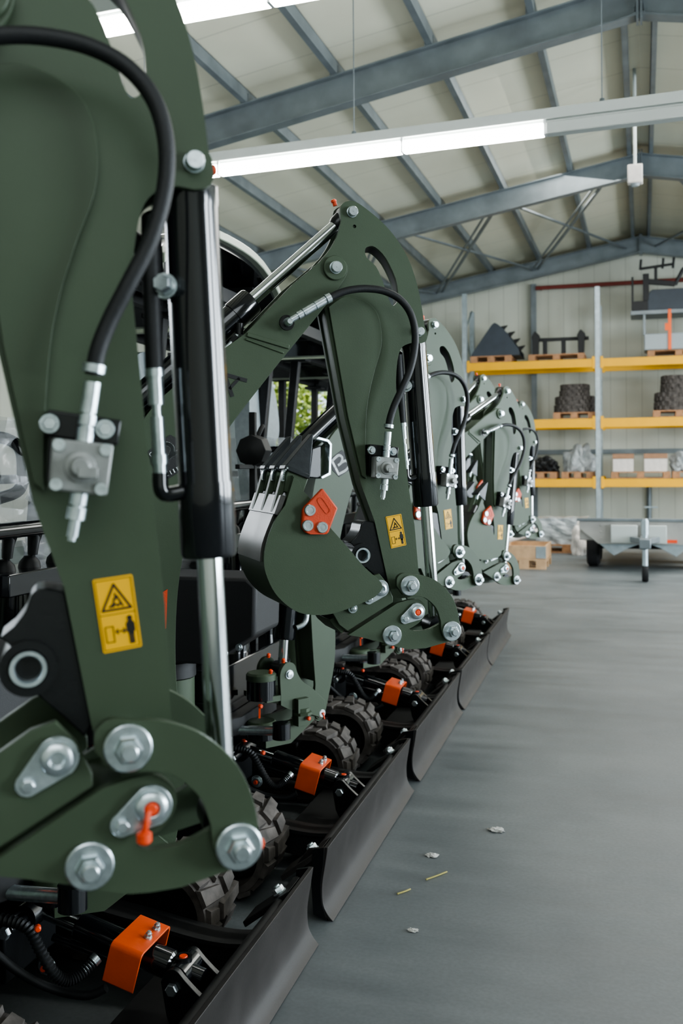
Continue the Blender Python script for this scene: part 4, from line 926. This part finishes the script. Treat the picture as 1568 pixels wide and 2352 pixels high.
mb = MB(); mb.cyl((-.0, -1.85, .14), (-.0, -1.85, TZ(1183)+.02), .035, 16); mb.cyl((0, -1.85, .60), (0, -1.85, TZ(1183)), .048, 16); mb.bar((0, -1.85, .95), (.16, -1.85, .95), .02, .02); jw = mb.build('jockey_post', M['galvl'], t)
mb = MB(); mb.lathe((-.04, -1.85, .105), (1, 0, 0), [(0, .05), (0, .095), (.02, .104), (.06, .104), (.08, .095), (.08, .05)], 24); mb.build('jockey_wheel', M['tyre'], t)
for s in (-1, 1):
    for y in (.05, .85):
        mb = MB(); xx = s*(W-.17); mb.lathe((xx-.09, y, .30), (1, 0, 0), [(0, .16), (0, .26), (.03, .297), (.15, .297), (.18, .26), (.18, .16)], 32); w_ = mb.build('wheel', M['tyre'], t)
        mb = MB(); mb.lathe((xx-.06, y, .30), (1, 0, 0), [(0, .05), (.02, .17), (.10, .17), (.12, .05)], 20); mb.build('rim', M['galv'], w_)
mb = MB(); mb.bar((-W+.2, .05, .30), (W-.2, .05, .30), .07, .07); mb.bar((-W+.2, .85, .30), (W-.2, .85, .30), .07, .07); mb.build('axle', M['satin'], t)
# ---------------- floor pallets
px0 = atb(1215, 1308, 14.5).x
pallet(px0-.07, 14.9, 0, 'new pale pallet with a low crate at the end of the row', m='woodl', w=.62, d=.9)
t = bthing('wooden_crate', 'low pale wooden crate on the new pallet at the row end', 'crate', (px0-.07, 14.9, .147))
mb = MB(); mb.b2(-.31, .31, -.44, -.42, 0, .19); mb.b2(-.31, .31, .42, .44, 0, .19); mb.b2(-.31, -.29, -.42, .42, 0, .19); mb.b2(.29, .31, -.42, .42, 0, .19); mb.b2(-.29, .29, -.42, .42, 0, .02); mb.build('crate_walls', M['woodl'], t, bevel=.003)
mb = MB(); mb.b2(.17, .313, -.446, -.438, .01, .18); mb.build('metal_corner', M['galvl'], t)
mb = MB(); mb.tube([(-.5, -.5, .30), (-.05, -.2, .44)], .045, 12); o = bsolo(mb, 'white_tube', M['paper'], 'long white wrapped tube lying on the wooden crate, upper one', 'tube', (px0-.05, 15.0, .11), 0, 'wrapped tubes')
mb = MB(); mb.tube([(-.38, -.52, .29), (.10, -.2, .42)], .045, 12); bsolo(mb, 'white_tube', M['paper'], 'long white wrapped tube lying on the wooden crate, front one', 'tube', (px0+.02, 15.0, .11), 0, 'wrapped tubes')
pallet(atb(1300, 1270, 17.2).x, 17.6, 0, 'brown pallet behind the trailer, under the wrapped goods', w=.9)
def bale(x, y, z, w, d, hh, label, seed):
    bm = bmesh.new(); bmesh.ops.create_cube(bm, size=1); bmesh.ops.subdivide_edges(bm, edges=bm.edges[:], cuts=9, use_grid_fill=True); rnd = random.Random(seed)
    for v in bm.verts:
        n = v.co.normalized(); q = v.co.copy(); k = .018*rnd.uniform(-1, 1)+.02*math.sin(q.x*17+q.z*11)
        v.co = Vector(((q.x+n.x*k)*w, (q.y+n.y*k)*d, max(0, (q.z+.5+(n.z*k if q.z > -.45 else 0))*hh)))
    me = bpy.data.meshes.new('wrapped_goods'); bm.to_mesh(me); bm.free(); me.materials.append(M['film2']); o = bpy.data.objects.new('wrapped_goods', me); col.objects.link(o)
    o.location = RB @ Vector((x, y, z)); o.rotation_euler = (0, 0, BR); return tag(o, label, 'goods')
bale(atb(1288, 1250, 17.2).x, 17.6, .147, .84, .7, .44, 'grey goods wrapped in clear film on the brown pallet', 4)
crumple('white_sack', M['paper'], atb(1330, 1250, 16.6).x, 16.95, 0, .24, .30, .46, 'white wrapped sack between the pallet and the trailer wheel', 'sack', 31, amp=.5)
# ---------------- litter on the floor
def onfloor(px, py):
    d = ray(px, py); return Vector((0, 0, CAMH))+d*(-CAMH/d.z)
for k, (px, py, s, lb) in enumerate(((1140, 1908, .022, 'crumpled pale paper scrap on the floor, farthest from the camera'), (992, 1966, .018, 'small pale paper scrap on the floor, left of the larger one'), (948, 2138, .012, 'tiny white scrap on the floor, nearest the camera'))):
    p = onfloor(px, py); o = crumple('paper_scrap', M['scrap'], 0, 0, 0, s*2, s*1.6, s*.35, lb, 'scrap', 40+k, 3, .9, 'scraps on the floor'); o.location = (p.x, p.y, .0005)
for (a, b, lb) in (((978, 2022), (1026, 2004), 'thick yellow straw on the floor'), ((912, 2055), (942, 2044), 'thin pale straw on the floor near the blade')):
    p, q = onfloor(*a), onfloor(*b); mb = MB(); m_ = (p+q)/2; mb.tube(spline([p-p+Vector((0, 0, .003)), (q-p)*.5+Vector((.004, 0, .004)), (q-p)+Vector((0, 0, .003))], 4), .003, 6)
    o = mb.build('straw', M['straw']); o.location = p; tag(o, lb, 'straw', 'straws on the floor')
# ---------------- outside the rear door
mb = MB(); mb.b2(-40, 30, Y1+.16, 60, -.25, -.02); struct('ground_outside', mb, M['grass'])
def shrub(x, y, w, h, n, seed, label):
    t = bthing('leafy_tree', label, 'tree', (x, y, -.02), 0, 'trees outside the rear door'); rnd = random.Random(seed)
    mb = MB(); mb.tube([(0, 0, 0), (.05, 0, h*.35), (0, .05, h*.7)], .07, 8); mb.build('trunk', M['bark'], t)
    mb = MB()
    for i in range(n):
        v = Vector((rnd.gauss(0, 1), rnd.gauss(0, 1), rnd.gauss(0, 1))).normalized()*rnd.uniform(.55, 1); c = Vector((v.x*w/2, v.y*w/2, h*.55+v.z*h*.5)); s = rnd.uniform(.06, .13)
        a = Vector((rnd.gauss(0, 1), rnd.gauss(0, 1), rnd.gauss(0, 1))).normalized(); b = a.orthogonal().normalized()
        mb.add([c-a*s, c+b*s*.5, c+a*s, c-b*s*.5], [(0, 1, 2, 3)])
    mb.build('foliage', M['leaf'], t, smooth=False); return t
shrub(-9.0, 24.6, 2.0, 4.4, 2200, 1, 'leafy green tree outside the rear door, left one'); shrub(-6.9, 25.0, 2.0, 4.2, 2200, 2, 'yellow-green leafy tree outside the rear door, right one'); shrub(-9.4, 28.2, 3, 5, 2400, 3, 'tree outside hidden mostly by the grey door')

# ------------------------------------------------------------------ light
def area(name, loc, tgt, sx, sy, pw, c):
    l = bpy.data.lights.new(name, 'AREA'); l.shape = 'RECTANGLE'; l.size = sx; l.size_y = sy; l.energy = pw; l.color = c
    o = bpy.data.objects.new(name, l); col.objects.link(o); o.location = RB @ Vector(loc)
    d = (RB @ Vector(tgt))-o.location; o.rotation_euler = d.to_track_quat('-Z', 'Y').to_euler(); return o
for yy in (1.5, 5.8, 10.1, 14.4): area('daylight_side_opening', (XR-.05, yy, 2.2), (-1, yy, 1.7), 2.2, 3.2, 265, (.84, .93, 1.0))
area('fill_left_side', (XL+.15, 7.5, 3.2), (0, 6.5, 1.2), 9, 1.6, 170, (.9, .96, 1.0))  # added light for sheen on left-facing steel, no known window
area('fill_rear_hall', (3.0, 15, 5.3), (2.0, 15, 0), 6, 10, 420, (1, 1, .95))  # added overhead fill that brightens the far end, no lamps hang here
area('fill_front_hall', (1.0, -2.5, 4.6), (-.5, 2.5, .5), 5, 2.5, 48, (.9, .96, 1.0))  # soft fill added behind the camera, no fitting there
su = bpy.data.lights.new('sun', 'SUN'); su.energy = 4.0; su.angle = .02; so = bpy.data.objects.new('sun', su); col.objects.link(so); so.rotation_euler = (R(38), R(12), 0)
w = bpy.data.worlds.new('sky'); sc.world = w; w.use_nodes = True
bg = w.node_tree.nodes['Background']; bg.inputs['Color'].default_value = (.72, .84, 1, 1); bg.inputs['Strength'].default_value = 1.0
# ------------------------------------------------------------------ camera
cam = bpy.data.cameras.new('camera'); co_ = bpy.data.objects.new('camera', cam); col.objects.link(co_)
cam.sensor_fit = 'VERTICAL'; cam.sensor_height = 36.0; cam.lens = F/2352*36.0
cam.shift_y = (HY-1176)/2352; cam.clip_start = .05; cam.clip_end = 200
co_.matrix_world = Matrix.Translation((0, 0, CAMH)) @ Matrix.Rotation(YAW, 4, 'Z') @ Matrix.Rotation(R(90), 4, 'X') @ Matrix.Rotation(-ROLL, 4, 'Z')
cam.dof.use_dof = True; cam.dof.focus_distance = 2.75; cam.dof.aperture_fstop = 4.8
sc.camera = co_
sc.view_settings.view_transform = 'AgX'
sc.view_settings.look = 'AgX - Medium High Contrast'
sc.view_settings.exposure = 1.18
